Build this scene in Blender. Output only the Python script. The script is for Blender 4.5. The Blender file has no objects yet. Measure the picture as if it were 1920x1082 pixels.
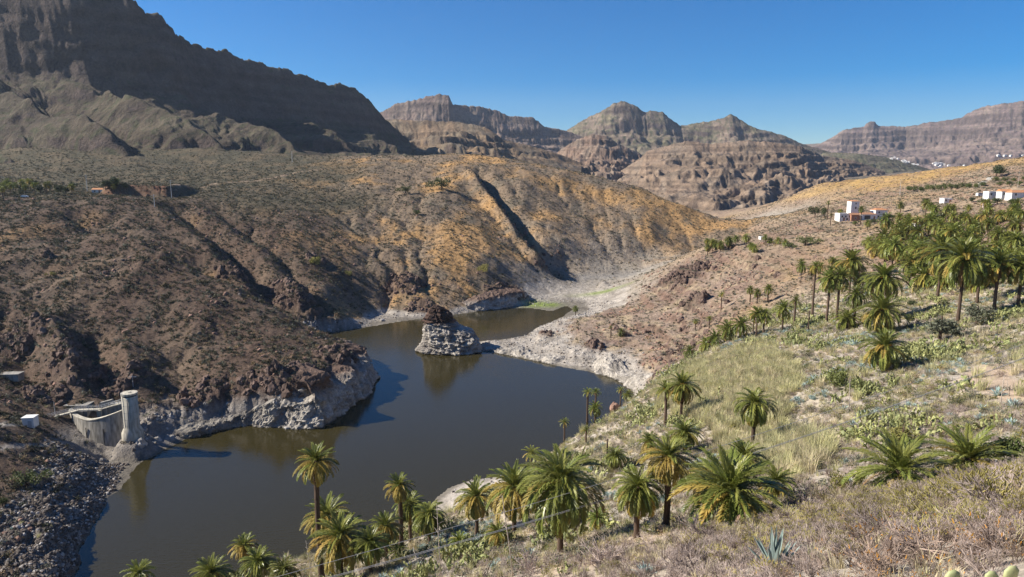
import bpy, math, random
import numpy as np
from mathutils import Vector, Matrix, Euler

# ------------------------------------------------------------------ camera, sky, sun, exposure
S = bpy.context.scene
COL = S.collection
ZC = 75.0                       # camera height above the water, metres
PITCH = math.radians(9.4)
FPX = 1280.0                    # focal length in pixels of the 1920-wide photograph (24 mm lens)
SUN_EL, SUN_AZ = math.radians(35), math.radians(2)   # sun from the left, a touch beyond the frame's plane
cam_d = bpy.data.cameras.new('camera'); cam = bpy.data.objects.new('camera', cam_d); COL.objects.link(cam)
cam.location = (0, 0, ZC); cam.rotation_euler = (math.pi / 2 - PITCH, 0, 0)
cam_d.lens = 24; cam_d.sensor_width = 36; cam_d.clip_start = 0.5; cam_d.clip_end = 30000
S.camera = cam
W = bpy.data.worlds.new('World'); S.world = W; W.use_nodes = True
nt = W.node_tree; nt.nodes.clear()
sky = nt.nodes.new('ShaderNodeTexSky'); sky.sky_type = 'NISHITA'; sky.sun_disc = False
sky.sun_elevation = SUN_EL; sky.sun_rotation = math.radians(270) + SUN_AZ
sky.altitude = 900; sky.air_density = 1.0; sky.dust_density = 0.2; sky.ozone_density = 5.0
bg = nt.nodes.new('ShaderNodeBackground'); bg.inputs['Strength'].default_value = 0.066
wo = nt.nodes.new('ShaderNodeOutputWorld')
hs = nt.nodes.new('ShaderNodeHueSaturation'); hs.inputs['Saturation'].default_value = 1.6; hs.inputs['Hue'].default_value = 0.506
nt.links.new(sky.outputs[0], hs.inputs['Color']); nt.links.new(hs.outputs[0], bg.inputs[0]); nt.links.new(bg.outputs[0], wo.inputs[0])
sun_d = bpy.data.lights.new('sun', 'SUN'); sun = bpy.data.objects.new('sun', sun_d); COL.objects.link(sun)
sun_d.energy = 5.0; sun_d.angle = math.radians(0.5); sun_d.color = (1.0, 0.93, 0.82)
sdir = Vector((-math.cos(SUN_EL) * math.cos(SUN_AZ), math.cos(SUN_EL) * math.sin(SUN_AZ), math.sin(SUN_EL)))
sun.rotation_euler = sdir.to_track_quat('Z', 'Y').to_euler(); sun.location = (-300, 0, 500)
S.view_settings.view_transform = 'Standard'; S.view_settings.look = 'None'
S.view_settings.exposure = 0.90; S.view_settings.gamma = 1.0
S.render.engine = 'CYCLES'
cy = S.cycles
cy.use_denoising = True; cy.max_bounces = 5; cy.diffuse_bounces = 2; cy.glossy_bounces = 2
cy.transmission_bounces = 2; cy.transparent_max_bounces = 6; cy.volume_bounces = 0
cy.use_adaptive_sampling = True; cy.adaptive_threshold = 0.008; cy.denoising_prefilter = 'NONE'; cy.denoising_input_passes = 'RGB_ALBEDO_NORMAL'
cy.sample_clamp_indirect = 4.0

# ------------------------------------------------------------------ helpers
rng = np.random.default_rng(7)
random.seed(7)
def perlin(x, y, seed=0):
    x = np.asarray(x, dtype=np.float64) + seed * 17.37; y = np.asarray(y, dtype=np.float64) - seed * 9.71
    xi = np.floor(x); yi = np.floor(y); fx = x - xi; fy = y - yi
    xi = xi.astype(np.int64); yi = yi.astype(np.int64)
    def g(ix, iy, dx, dy):
        h = (ix * 374761393 + iy * 668265263 + seed * 974711) & 0xffffffff
        h = ((h ^ (h >> 13)) * 1274126177) & 0xffffffff
        a = ((h ^ (h >> 16)) & 1023) * (2 * math.pi / 1024)
        return np.cos(a) * dx + np.sin(a) * dy
    sx = fx * fx * fx * (fx * (fx * 6 - 15) + 10); sy = fy * fy * fy * (fy * (fy * 6 - 15) + 10)
    a = g(xi, yi, fx, fy); b = g(xi + 1, yi, fx - 1, fy); c = g(xi, yi + 1, fx, fy - 1); d = g(xi + 1, yi + 1, fx - 1, fy - 1)
    return (a + sx * (b - a) + sy * ((c + sx * (d - c)) - (a + sx * (b - a)))) * 1.4
def fbm(x, y, o=4, seed=0, gain=0.5):
    s = 0; a = 1; t = 0
    for i in range(o):
        s = s + a * perlin(x, y, seed + i); t += a; a *= gain; x = x * 2.03; y = y * 2.03
    return s / t
def ridged(x, y, o=4, seed=0, gain=0.5):
    s = 0; a = 1; t = 0
    for i in range(o):
        s = s + a * (1 - 2 * np.abs(perlin(x, y, seed + i))); t += a; a *= gain; x = x * 2.05; y = y * 2.05
    return s / t
def noise3(p, f, seed=0, o=3):          # cheap 3-D noise on an (n,3) array
    s = 0; a = 1
    for i in range(o):
        q = p * f
        s = s + a * (perlin(q[:, 0] + 0.37 * q[:, 2], q[:, 1] - 0.61 * q[:, 2], seed + i) + perlin(q[:, 1] + 5.2, q[:, 2] + 0.3 * q[:, 0], seed + 11 + i) + perlin(q[:, 2] - 3.1, q[:, 0] + 0.2 * q[:, 1], seed + 23 + i)) / 2
        a *= 0.5; f *= 2.1
    return s
def sstep(a, b, x):
    t = np.clip((x - a) / (b - a), 0, 1); return t * t * (3 - 2 * t)
def lerp(a, b, t): return a + (b - a) * t

def kdown(row): return math.tan(PITCH + math.atan((row - 541) / FPX))        # drop per metre forward
def ucol(px, row):
    xc = (px - 960) / FPX; yc = (541 - row) / FPX
    return xc / (math.cos(PITCH) + yc * math.sin(PITCH))
def P(px, row, Y): return Vector((ucol(px, row) * Y, Y, ZC - kdown(row) * Y))
def Pw(px, row, z=0.0):
    Y = (ZC - z) / kdown(row); return (ucol(px, row) * Y, Y)

def link(o, parent=None):
    COL.objects.link(o)
    if parent is not None: o.parent = parent
    return o
def tag(o, label=None, cat=None, group=None, kind=None):
    if label: o['label'] = label
    if cat: o['category'] = cat
    if group: o['group'] = group
    if kind: o['kind'] = kind
    return o
def mesh_np(name, verts, faces, mats=(), smooth=True, col=None, matidx=None):
    verts = np.asarray(verts, dtype=np.float32).reshape(-1, 3)
    me = bpy.data.meshes.new(name)
    if isinstance(faces, np.ndarray):
        n, k = faces.shape
        me.vertices.add(len(verts)); me.vertices.foreach_set('co', verts.ravel())
        me.loops.add(n * k); me.loops.foreach_set('vertex_index', faces.astype(np.int32).ravel())
        me.polygons.add(n)
        me.polygons.foreach_set('loop_start', np.arange(0, n * k, k, dtype=np.int32))
        me.polygons.foreach_set('loop_total', np.full(n, k, dtype=np.int32))
        me.update(calc_edges=True)
    else:
        me.from_pydata([tuple(v) for v in verts.tolist()], [], faces)
    for m in mats: me.materials.append(m)
    if matidx is not None: me.polygons.foreach_set('material_index', np.asarray(matidx, dtype=np.int32))
    me.polygons.foreach_set('use_smooth', np.full(len(me.polygons), smooth))
    if col is not None:
        a = me.color_attributes.new('col', 'FLOAT_COLOR', 'POINT')
        c = np.ones((len(verts), 4), dtype=np.float32); c[:, :3] = col
        a.data.foreach_set('color', c.ravel())
    return me
def obj(name, me, parent=None): return link(bpy.data.objects.new(name, me), parent)
def empty(name, loc=(0, 0, 0), rz=0):
    o = bpy.data.objects.new(name, None); o.location = loc; o.rotation_euler = (0, 0, rz); o.empty_display_size = 0.2
    return link(o)
class MB:                      # collects primitive shapes into ONE mesh
    def __init__(s): s.v = []; s.f = []
    def add(s, v, f):
        b = len(s.v); s.v += [tuple(p) for p in v]; s.f += [tuple(i + b for i in q) for q in f]; return s
    def box(s, c, d, rz=0, tilt=None):
        R_ = Matrix.Rotation(rz, 3, 'Z')
        if tilt is not None: R_ = R_ @ tilt
        v = [Vector(c) + R_ @ Vector((sx * d[0] / 2, sy * d[1] / 2, sz * d[2] / 2)) for sz in (-1, 1) for sx, sy in ((-1, -1), (1, -1), (1, 1), (-1, 1))]
        return s.add(v, [(3, 2, 1, 0), (4, 5, 6, 7), (0, 1, 5, 4), (1, 2, 6, 5), (2, 3, 7, 6), (3, 0, 4, 7)])
    def tube(s, pts, r, n=6, cap=True):
        pts = [Vector(p) for p in pts]; rs = r if isinstance(r, (list, tuple)) else [r] * len(pts)
        v = []; f = []
        for i, p in enumerate(pts):
            t = (pts[min(i + 1, len(pts) - 1)] - pts[max(i - 1, 0)]).normalized()
            a = t.orthogonal().normalized() if abs(t.z) < 0.9 else Vector((1, 0, 0)).cross(t).normalized()
            if abs(t.z) < 0.9: a = t.cross(Vector((0, 0, 1))).normalized()
            b = t.cross(a).normalized()
            for k in range(n):
                an = 2 * math.pi * k / n; v.append(p + (a * math.cos(an) + b * math.sin(an)) * rs[i])
        for i in range(len(pts) - 1):
            for k in range(n):
                f.append((i * n + k, i * n + (k + 1) % n, (i + 1) * n + (k + 1) % n, (i + 1) * n + k))
        if cap: f.append(tuple(range(n))[::-1]); f.append(tuple((len(pts) - 1) * n + k for k in range(n)))
        return s.add(v, f)
    def lathe(s, prof, c=(0, 0, 0), n=24, cap=True):
        v = [(c[0] + r * math.cos(2 * math.pi * k / n), c[1] + r * math.sin(2 * math.pi * k / n), c[2] + z) for r, z in prof for k in range(n)]
        f = [(i * n + k, i * n + (k + 1) % n, (i + 1) * n + (k + 1) % n, (i + 1) * n + k) for i in range(len(prof) - 1) for k in range(n)]
        if cap: f.append(tuple(range(n))[::-1]); f.append(tuple((len(prof) - 1) * n + k for k in range(n)))
        return s.add(v, f)
    def mesh(s, name, mat, smooth=False): return mesh_np(name, s.v, s.f, [mat], smooth)
    def build(s, name, mat, parent=None, smooth=False): return obj(name, s.mesh(name, mat, smooth), parent)

def erode(z, dx, dy, fixed, iters, K, m_=.45, diff=.04):
    """running water cuts branching gullies: stream-power incision along steepest descent"""
    nx, ny = z.shape; idx_ = np.arange(nx * ny).reshape(nx, ny); z = z.copy(); fx_ = fixed.ravel()
    offs = [(1, 0, dx), (-1, 0, dx), (0, 1, dy), (0, -1, dy)] + [(a, b, math.hypot(dx, dy)) for a in (1, -1) for b in (1, -1)]
    for it in range(iters):
        best = np.zeros_like(z); rec = idx_.copy(); dl = np.ones_like(z); zp = np.pad(z, 1, constant_values=1e9)
        for a, b, d in offs:
            s_ = (z - zp[1 + a:1 + a + nx, 1 + b:1 + b + ny]) / d; up = s_ > best
            best[up] = s_[up]; rec[up] = idx_[up] + a * ny + b; dl[up] = d
        order = np.argsort(-z.ravel()).tolist(); rl = rec.ravel().tolist(); A_ = [dx * dy] * (nx * ny)
        for i in order: 
            r = rl[i]
            if r != i: A_[r] += A_[i]
        F = K * np.array(A_) ** m_ / dl.ravel(); F[fx_] = 0; F = F.tolist(); zl = z.ravel().tolist()
        for i in reversed(order):
            f = F[i]
            if f: zl[i] = (zl[i] + f * zl[rl[i]]) / (1 + f)
        z = np.array(zl).reshape(nx, ny)
        lap = np.zeros_like(z); lap[1:-1, 1:-1] = z[2:, 1:-1] + z[:-2, 1:-1] + z[1:-1, 2:] + z[1:-1, :-2] - 4 * z[1:-1, 1:-1]
        z = np.where(fixed, z, z + diff * lap)
    return z

# ------------------------------------------------------------------ materials
def new_mat(name):
    m = bpy.data.materials.new(name); m.use_nodes = True
    b = m.node_tree.nodes['Principled BSDF']; return m, m.node_tree, b
def nd(t, kind, **kw):
    n = t.nodes.new(kind)
    for k, v in kw.items():
        if k in n.inputs.keys() if hasattr(n.inputs, 'keys') else False: n.inputs[k].default_value = v
        else: setattr(n, k, v)
    return n
def ramp(t, stops):
    r = t.nodes.new('ShaderNodeValToRGB'); e = r.color_ramp.elements
    while len(e) < len(stops): e.new(0.5)
    for i, (p, c) in enumerate(stops): e[i].position = p; e[i].color = (*c, 1) if len(c) == 3 else c
    return r
def ground_mat(name, s1, s2, bump1, bump2, speck=0.35):
    """rock and soil: colour comes from the 'col' attribute, broken up by noise; relief by two noises."""
    m, t, b = new_mat(name)
    b.inputs['Roughness'].default_value = 0.95; b.inputs['Specular IOR Level'].default_value = 0.15
    at = nd(t, 'ShaderNodeAttribute', attribute_name='col')
    tc = nd(t, 'ShaderNodeTexCoord')
    n1 = nd(t, 'ShaderNodeTexNoise'); n1.inputs['Scale'].default_value = s1; n1.inputs['Detail'].default_value = 6; n1.inputs['Roughness'].default_value = 0.65
    n2 = nd(t, 'ShaderNodeTexNoise'); n2.inputs['Scale'].default_value = s2; n2.inputs['Detail'].default_value = 5; n2.inputs['Roughness'].default_value = 0.7
    for n in (n1, n2): t.links.new(tc.outputs['Object'], n.inputs['Vector'])
    r1 = ramp(t, [(0.3, (1 - speck,) * 3), (0.7, (1 + speck,) * 3)]); t.links.new(n1.outputs['Fac'], r1.inputs[0])
    r2 = ramp(t, [(0.3, (1 - speck,) * 3), (0.72, (1 + speck, 1 + speck * .9, 1 + speck * .75))]); t.links.new(n2.outputs['Fac'], r2.inputs[0])
    m1 = nd(t, 'ShaderNodeMixRGB', blend_type='MULTIPLY'); m1.inputs[0].default_value = 1
    m2 = nd(t, 'ShaderNodeMixRGB', blend_type='MULTIPLY'); m2.inputs[0].default_value = 1
    t.links.new(at.outputs['Color'], m1.inputs[1]); t.links.new(r1.outputs[0], m1.inputs[2])
    t.links.new(m1.outputs[0], m2.inputs[1]); t.links.new(r2.outputs[0], m2.inputs[2])
    t.links.new(m2.outputs[0], b.inputs['Base Color'])
    b1 = nd(t, 'ShaderNodeBump'); b1.inputs['Strength'].default_value = 1.0; b1.inputs['Distance'].default_value = bump1
    b2 = nd(t, 'ShaderNodeBump'); b2.inputs['Strength'].default_value = 1.0; b2.inputs['Distance'].default_value = bump2
    t.links.new(n1.outputs['Fac'], b1.inputs['Height']); t.links.new(n2.outputs['Fac'], b2.inputs['Height'])
    t.links.new(b1.outputs[0], b2.inputs['Normal']); t.links.new(b2.outputs[0], b.inputs['Normal'])
    return m
def plain_mat(name, c, rough=0.8, var=0.25, scale=3.0, bump=0.0, spec=0.3, rnd=0.0, c2=None, zs=1.0):
    """one colour mottled by noise; rnd shifts value from copy to copy, c2 gives the mottling a second colour."""
    m, t, b = new_mat(name)
    b.inputs['Roughness'].default_value = rough; b.inputs['Specular IOR Level'].default_value = spec
    tc = nd(t, 'ShaderNodeTexCoord'); n = nd(t, 'ShaderNodeTexNoise'); n.inputs['Scale'].default_value = scale; n.inputs['Detail'].default_value = 5
    mpp = nd(t, 'ShaderNodeMapping'); mpp.inputs['Scale'].default_value = (1, 1, zs); t.links.new(tc.outputs['Object'], mpp.inputs[0]); t.links.new(mpp.outputs[0], n.inputs['Vector'])
    c2 = c2 or tuple(v * (1 + var) for v in c)
    r = ramp(t, [(0.32, tuple(v * (1 - var) for v in c)), (0.68, c2)]); t.links.new(n.outputs['Fac'], r.inputs[0])
    last = r.outputs[0]
    if rnd:
        oi = nd(t, 'ShaderNodeObjectInfo'); mr = nd(t, 'ShaderNodeMapRange'); mr.inputs[3].default_value = 1 - rnd; mr.inputs[4].default_value = 1 + rnd
        t.links.new(oi.outputs['Random'], mr.inputs[0])
        mx = nd(t, 'ShaderNodeMixRGB', blend_type='MULTIPLY'); mx.inputs[0].default_value = 1
        t.links.new(last, mx.inputs[1]); t.links.new(mr.outputs[0], mx.inputs[2]); last = mx.outputs[0]
    t.links.new(last, b.inputs['Base Color'])
    if bump:
        bm = nd(t, 'ShaderNodeBump'); bm.inputs['Distance'].default_value = bump; t.links.new(n.outputs['Fac'], bm.inputs['Height']); t.links.new(bm.outputs[0], b.inputs['Normal'])
    return m
def leaf_mat(name, c, c2, rough=0.5, trans=0.25, rnd=0.3, hue=None):
    """leaves: two tones by copy and by noise, some light passing through."""
    m, t, b = new_mat(name)
    b.inputs['Roughness'].default_value = rough; b.inputs['Specular IOR Level'].default_value = 0.35
    oi = nd(t, 'ShaderNodeObjectInfo'); tc = nd(t, 'ShaderNodeTexCoord'); n = nd(t, 'ShaderNodeTexNoise'); n.inputs['Scale'].default_value = 2.5; n.inputs['Detail'].default_value = 3
    t.links.new(tc.outputs['Object'], n.inputs['Vector'])
    ad = nd(t, 'ShaderNodeMath', operation='MULTIPLY_ADD'); ad.inputs[1].default_value = 0.55; t.links.new(oi.outputs['Random'], ad.inputs[0])
    sb = nd(t, 'ShaderNodeMath', operation='MULTIPLY_ADD'); sb.inputs[1].default_value = 1.4; sb.inputs[2].default_value = -0.45; t.links.new(n.outputs['Fac'], sb.inputs[0])
    t.links.new(sb.outputs[0], ad.inputs[2])
    mx = nd(t, 'ShaderNodeMixRGB'); mx.inputs[1].default_value = (*c, 1); mx.inputs[2].default_value = (*c2, 1); mx.use_clamp = True
    t.links.new(ad.outputs[0], mx.inputs[0])
    mr = nd(t, 'ShaderNodeMapRange'); mr.inputs[3].default_value = 1 - rnd; mr.inputs[4].default_value = 1 + rnd
    wn = nd(t, 'ShaderNodeTexWhiteNoise', noise_dimensions='1D'); t.links.new(oi.outputs['Random'], wn.inputs['W']); t.links.new(wn.outputs['Value'], mr.inputs[0])
    ml = nd(t, 'ShaderNodeMixRGB', blend_type='MULTIPLY'); ml.inputs[0].default_value = 1
    t.links.new(mx.outputs[0], ml.inputs[1]); t.links.new(mr.outputs[0], ml.inputs[2])
    t.links.new(ml.outputs[0], b.inputs['Base Color'])
    if trans:
        tr = nd(t, 'ShaderNodeBsdfTranslucent'); t.links.new(ml.outputs[0], tr.inputs['Color'])
        ms = nd(t, 'ShaderNodeMixShader'); ms.inputs[0].default_value = trans
        t.links.new(b.outputs[0], ms.inputs[1]); t.links.new(tr.outputs[0], ms.inputs[2])
        t.links.new(ms.outputs[0], t.nodes['Material Output'].inputs['Surface'])
    return m
M = {}
M['soil'] = ground_mat('hillside_soil', 0.35, 2.2, 1.3, 0.30, 0.34)
M['near_soil'] = ground_mat('near_soil', 0.9, 7.0, 0.25, 0.05, 0.3)
M['mountain'] = ground_mat('mountain_rock', 0.05, 0.30, 7.0, 1.8, 0.30)
M['far_mountain'] = ground_mat('far_mountain_rock', 0.014, 0.08, 18.0, 5.0, 0.28)

# ------------------------------------------------------------------ the terrain: surveyed points -> one smooth height field
# (photo column, photo row, metres ahead, zone)  N near slope, R right mid slope, P spit and red knolls, L left bank, B bench, O ochre hill, V dry river bed, F far ground
CTRL = '''
1900 1080 13 N;1500 1080 18 N;1200 1080 32 N;1000 1080 46 N;800 1080 62 N;600 1080 80 N;400 1080 97 N;250 1080 108 N
1900 1000 20 N;1600 1000 26 N;1300 1040 33 N;1800 950 30 N;1060 1030 62 N;900 1010 78 N;800 1030 82 N;700 1040 88 N;600 1060 92 N
1200 950 68 N;1400 950 50 N;1400 900 62 N;1600 900 50 N;1700 850 58 N;1900 850 50 N;1900 750 75 N;1600 800 75 N;1750 760 78 N
1900 660 100 N;1800 700 92 N;1700 700 100 N;1600 700 108 N;1500 750 100 N;1400 840 88 N;1300 780 115 N;1250 820 104 N;1200 850 97 N
1160 775 150 N;1100 800 152 N;1050 850 132 N;1000 900 102 N;1000 960 85 N;950 925 135 N;880 925 148 N;1130 850 120 N;1220 770 140 N
1200 730 182 N;1300 660 188 N;1400 620 198 N;1500 585 212 N;1600 560 212 N;1700 560 192 N;1800 580 152 N;1900 600 126 N;1300 700 160 N;1450 680 140 N;1600 630 150 N;1750 640 125 N
1500 470 335 R;1400 480 345 R;1320 460 430 R;1400 440 440 R;1600 408 430 R;1700 440 300 R;1800 440 260 R;1900 440 230 R;1900 500 180 R;1750 500 212 R;1600 500 262 R;1500 530 262 R;1420 560 250 R;1660 418 415 R;1540 420 420 R
1900 375 350 R;1750 390 400 R;1850 330 520 R;1920 293 620 R;1760 318 700 R;1640 335 720 R;1530 345 760 R;1450 380 800 R;1380 400 820 R;1450 410 560 R;1700 360 560 R;1600 370 620 R;1850 355 400 R
1820 330 900 F;1920 315 900 F;1700 345 1000 F;1600 358 1000 F
1150 590 330 P;1250 560 332 P;1300 520 350 P;1290 500 372 P;1250 494 470 V;1050 640 290 P;1100 620 300 P;1200 650 272 P;1150 690 254 P;1230 690 242 P;1300 600 290 P;1190 722 238 P;1330 570 300 P;1380 520 330 P;980 652 290 P;905 646 294 P;940 650 291 P;1080 600 328 P;1240 620 290 P;1030 622 312 P
1020 545 430 V;1100 530 460 V;1050 515 490 V;1200 505 510 V;1130 560 400 V;1120 580 372 V;1180 520 480 V
700 600 358 O;750 530 388 O;650 560 356 O;900 540 395 O;940 555 400 O;800 560 372 O
700 350 560 O;800 330 600 O;900 330 600 O;1000 310 650 O;1100 325 660 O;1200 352 640 O;1280 390 600 O;1380 425 570 O;700 295 720 O;880 290 720 O;960 299 700 O;790 292 720 O;600 330 600 B
700 430 460 O;800 450 450 O;900 430 480 O;900 500 412 O;1000 400 540 O;1050 450 492 O;1000 480 458 O;1200 430 540 O;1200 480 508 O;1300 470 530 O;1100 400 570 O;850 380 520 O;780 480 420 O;1030 500 470 O
0 1080 112 L;0 940 136 L;100 950 140 L;0 820 158 L;58 792 174 L;150 830 176 L;200 850 175 L;0 700 205 L;150 660 226 L;100 560 265 L;0 480 300 L;100 400 370 L;0 375 400 L;120 720 200 L;200 740 196 L;300 760 198 L;380 780 200 L;100 870 158 L;140 810 178 L
250 455 320 L;400 530 290 L;450 555 283 L;500 580 275 L;560 610 268 L;600 632 262 L;640 652 250 L;690 680 242 L;300 640 240 L;450 640 242 L;400 700 212 L;450 700 212 L;560 690 214 L;640 690 228 L;520 750 202 L;300 540 275 L;200 600 250 L;420 600 258 L;100 450 330 L;330 495 300 L
480 592 310 L;350 532 325 L;200 452 352 L;560 622 305 L;600 645 298 L
500 540 338 L;560 560 332 L;560 480 382 L;560 420 432 L;400 470 366 L;300 420 382 L;350 385 430 L;250 380 422 L;480 440 410 L;620 520 372 L;130 395 385 L;440 500 352 L
50 366 440 B;30 276 730 B;160 288 710 B;350 277 770 B;480 284 790 B;0 340 560 B;0 305 680 B;400 340 560 B;500 320 640 B;560 300 720 B;200 365 470 B;300 366 480 B;200 330 600 B;350 310 690 B;150 352 530 B;500 380 470 B;620 380 500 B
-250 375 420 B;-250 480 300 L;-250 700 200 L;-300 1000 120 L;-250 330 600 B;2150 1080 8 N;2200 700 70 N;2200 480 140 R;2200 380 260 R;2150 290 560 R
1340 437 670 V;1400 431 690 V;1290 432 730 V;1230 415 760 F;1300 398 1000 F;1400 392 1000 F;1500 368 1150 F;1000 345 1000 F;700 330 1000 F;300 330 1000 F;0 330 1000 F;1200 380 1100 F;1600 333 1500 F;1750 322 2200 F;1850 312 2800 F;1920 306 3000 F;1500 332 2000 F;1200 335 2000 F;900 335 2000 F;500 335 2000 F;0 335 2000 F;0 329 6000 F;900 329 6000 F;1700 318 5000 F;2200 310 5000 F;2300 300 2000 F;-400 330 2000 F
'''
ctrl = []
for c in CTRL.replace('\n', ';').split(';'):
    c = c.split()
    if c: ctrl.append((float(c[0]), float(c[1]), float(c[2]), c[3]))
cu = np.array([ucol(p, r) for p, r, y, z in ctrl]); cv = np.array([math.log(y) for p, r, y, z in ctrl])
cw = np.array([-kdown(r) for p, r, y, z in ctrl]); cz = [z for *_, z in ctrl]
extra = [(0.0, math.log(5.0), -1.0), (0.8, math.log(5.0), -0.75), (1.4, math.log(6.0), -.5), (-0.8, math.log(5.0), -1.4), (-1.4, math.log(20.0), -1.5), (-0.8, math.log(40.0), -1.15), (-1.3, math.log(70.0), -0.75), (-0.5, math.log(25), -1.05)]
fu = np.concatenate([cu, [e[0] for e in extra]]); fv = np.concatenate([cv, [e[1] for e in extra]]); fw = np.concatenate([cw, [e[2] for e in extra]])
VS = 1.0
def phi(r2): return np.sqrt(r2 + 0.012 ** 2)
n = len(fu)
D2 = (fu[:, None] - fu) ** 2 + ((fv[:, None] - fv) * VS) ** 2
A = np.zeros((n + 3, n + 3)); A[:n, :n] = phi(D2) - np.eye(n) * 0.004
A[:n, n] = 1; A[:n, n + 1] = fu; A[:n, n + 2] = fv; A[n:, :n] = A[:n, n:].T
sol = np.linalg.solve(A, np.concatenate([fw, [0, 0, 0]]))
UU = np.concatenate([np.linspace(-1.7, -.9, 45)[:-1], np.linspace(-.9, .9, 800), np.linspace(.9, 1.7, 45)[1:]])
VV = np.concatenate([np.linspace(math.log(6), math.log(1250), 780)[:-1], np.linspace(math.log(1250), math.log(7500), 60)])
gu = np.linspace(UU[0], UU[-1], 230); gv = np.linspace(VV[0], VV[-1], 230)
G1, G2 = np.meshgrid(gu, gv, indexing='ij')
coarse = sol[n] + sol[n + 1] * G1 + sol[n + 2] * G2
for i in range(n): coarse += sol[i] * phi((G1 - fu[i]) ** 2 + ((G2 - fv[i]) * VS) ** 2)
def bil(arr, xi, yi):
    x0 = np.clip(np.floor(xi).astype(int), 0, arr.shape[0] - 2); y0 = np.clip(np.floor(yi).astype(int), 0, arr.shape[1] - 2)
    fx = np.clip(xi - x0, 0, 1); fy = np.clip(yi - y0, 0, 1)
    return (arr[x0, y0] * (1 - fx) + arr[x0 + 1, y0] * fx) * (1 - fy) + (arr[x0, y0 + 1] * (1 - fx) + arr[x0 + 1, y0 + 1] * fx) * fy
U, V = np.meshgrid(UU, VV, indexing='ij')
ci = (U - gu[0]) / (gu[1] - gu[0]); cj = (V - gv[0]) / (gv[1] - gv[0])
Yg = np.exp(V); Xg = U * Yg
T = ZC + bil(coarse, ci, cj) * Yg
# zone weights
ZN = 'NRPLBOVF'
wx = 0.03 * fbm(U * 14, V * 14, 3, 40); wy = 0.03 * fbm(U * 14, V * 14, 3, 50)
zc = np.zeros((len(ZN),) + G1.shape)
czi = np.array([ZN.index(z) for z in cz])
for i in range(len(cu)):
    d2 = (G1 - cu[i]) ** 2 + (G2 - cv[i]) ** 2
    zc[czi[i]] += 1.0 / (d2 + 0.0004) ** 2
zc /= zc.sum(0)
Z = {z: bil(zc[k], ci + wx / (gu[1] - gu[0]), cj + wy / (gv[1] - gv[0])) for k, z in enumerate(ZN)}
# the lake's outline (photo pixels on the water level)
LAKE = [(130, 1082), (165, 1010), (200, 945), (235, 900), (268, 862), (330, 833), (380, 812), (430, 800), (470, 797), (520, 800), (600, 803), (640, 775), (690, 740), (702, 712), (692, 688), (650, 662), (615, 640), (602, 627), (640, 620), (700, 612), (760, 602), (800, 597), (850, 590), (900, 583), (950, 577), (1000, 579), (1035, 584), (1062, 574), (1072, 581), (1050, 596), (1010, 613), (985, 629), (940, 637), (890, 640), (868, 646), (866, 655), (930, 662), (1000, 676), (1060, 690), (1100, 697), (1150, 708), (1172, 722), (1190, 740), (1180, 775), (1140, 815), (1080, 850), (1030, 885), (985, 893), (930, 893), (880, 899), (840, 915), (817, 935), (814, 955), (800, 985), (760, 1010), (690, 1045), (610, 1080), (500, 1120), (350, 1170), (200, 1175), (140, 1120)]
lk = np.array([Pw(*p) for p in LAKE])
def lake_sd(X, Y):
    d = np.full(X.shape, 1e9); ins = np.zeros(X.shape, bool)
    for i in range(len(lk)):
        ax, ay = lk[i]; bx, by = lk[(i + 1) % len(lk)]; ex, ey = bx - ax, by - ay
        t = np.clip(((X - ax) * ex + (Y - ay) * ey) / (ex * ex + ey * ey), 0, 1)
        d = np.minimum(d, (X - ax - t * ex) ** 2 + (Y - ay - t * ey) ** 2)
        c = (ay > Y) != (by > Y)
        ins ^= c & (X < (bx - ax) * (Y - ay) / (by - ay + 1e-12) + ax)
    return np.where(ins, -1, 1) * np.sqrt(d)
sd = np.full(Xg.shape, 500.0)
band = (Yg < 620) & (Yg > 60) & (np.abs(Xg) < 330)
sd[band] = lake_sd(Xg[band], Yg[band])
rockL = Z['L']; 
sdw = sd + (2.2 * fbm(Xg / 14, Yg / 14, 3, 3) + 1.0 * fbm(Xg / 4, Yg / 4, 2, 9)) * (0.35 + 0.65 * np.clip(Z['L'] + Z['P'] * .6, 0, 1)) * (sd < 400)
# relief: gullies, ribs, hummocks
wX = Xg + 14 * fbm(Xg / 60, Yg / 60, 3, 21); wY = Yg + 14 * fbm(Xg / 60, Yg / 60, 3, 27)
big = ridged(wX / 70, wY / 95, 4, 5)
mid_ = ridged(wX / 22, wY / 30, 4, 15)
fine = fbm(Xg / 5.5, Yg / 5.5, 4, 33)
lump = fbm(Xg / 16, Yg / 16, 4, 37)
hills = np.clip(Z['L'] + Z['O'] + 0.7 * Z['B'] + 0.35 * Z['R'] + .2 * Z['P'] + 0.9 * Z['F'], 0, 1)
away = sstep(2, 45, sdw)
crag = sstep(-.05, .5, fbm(Xg / 42, Yg / 42, 3, 61)) * Z['L'] * sstep(420, 300, Yg)
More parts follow.
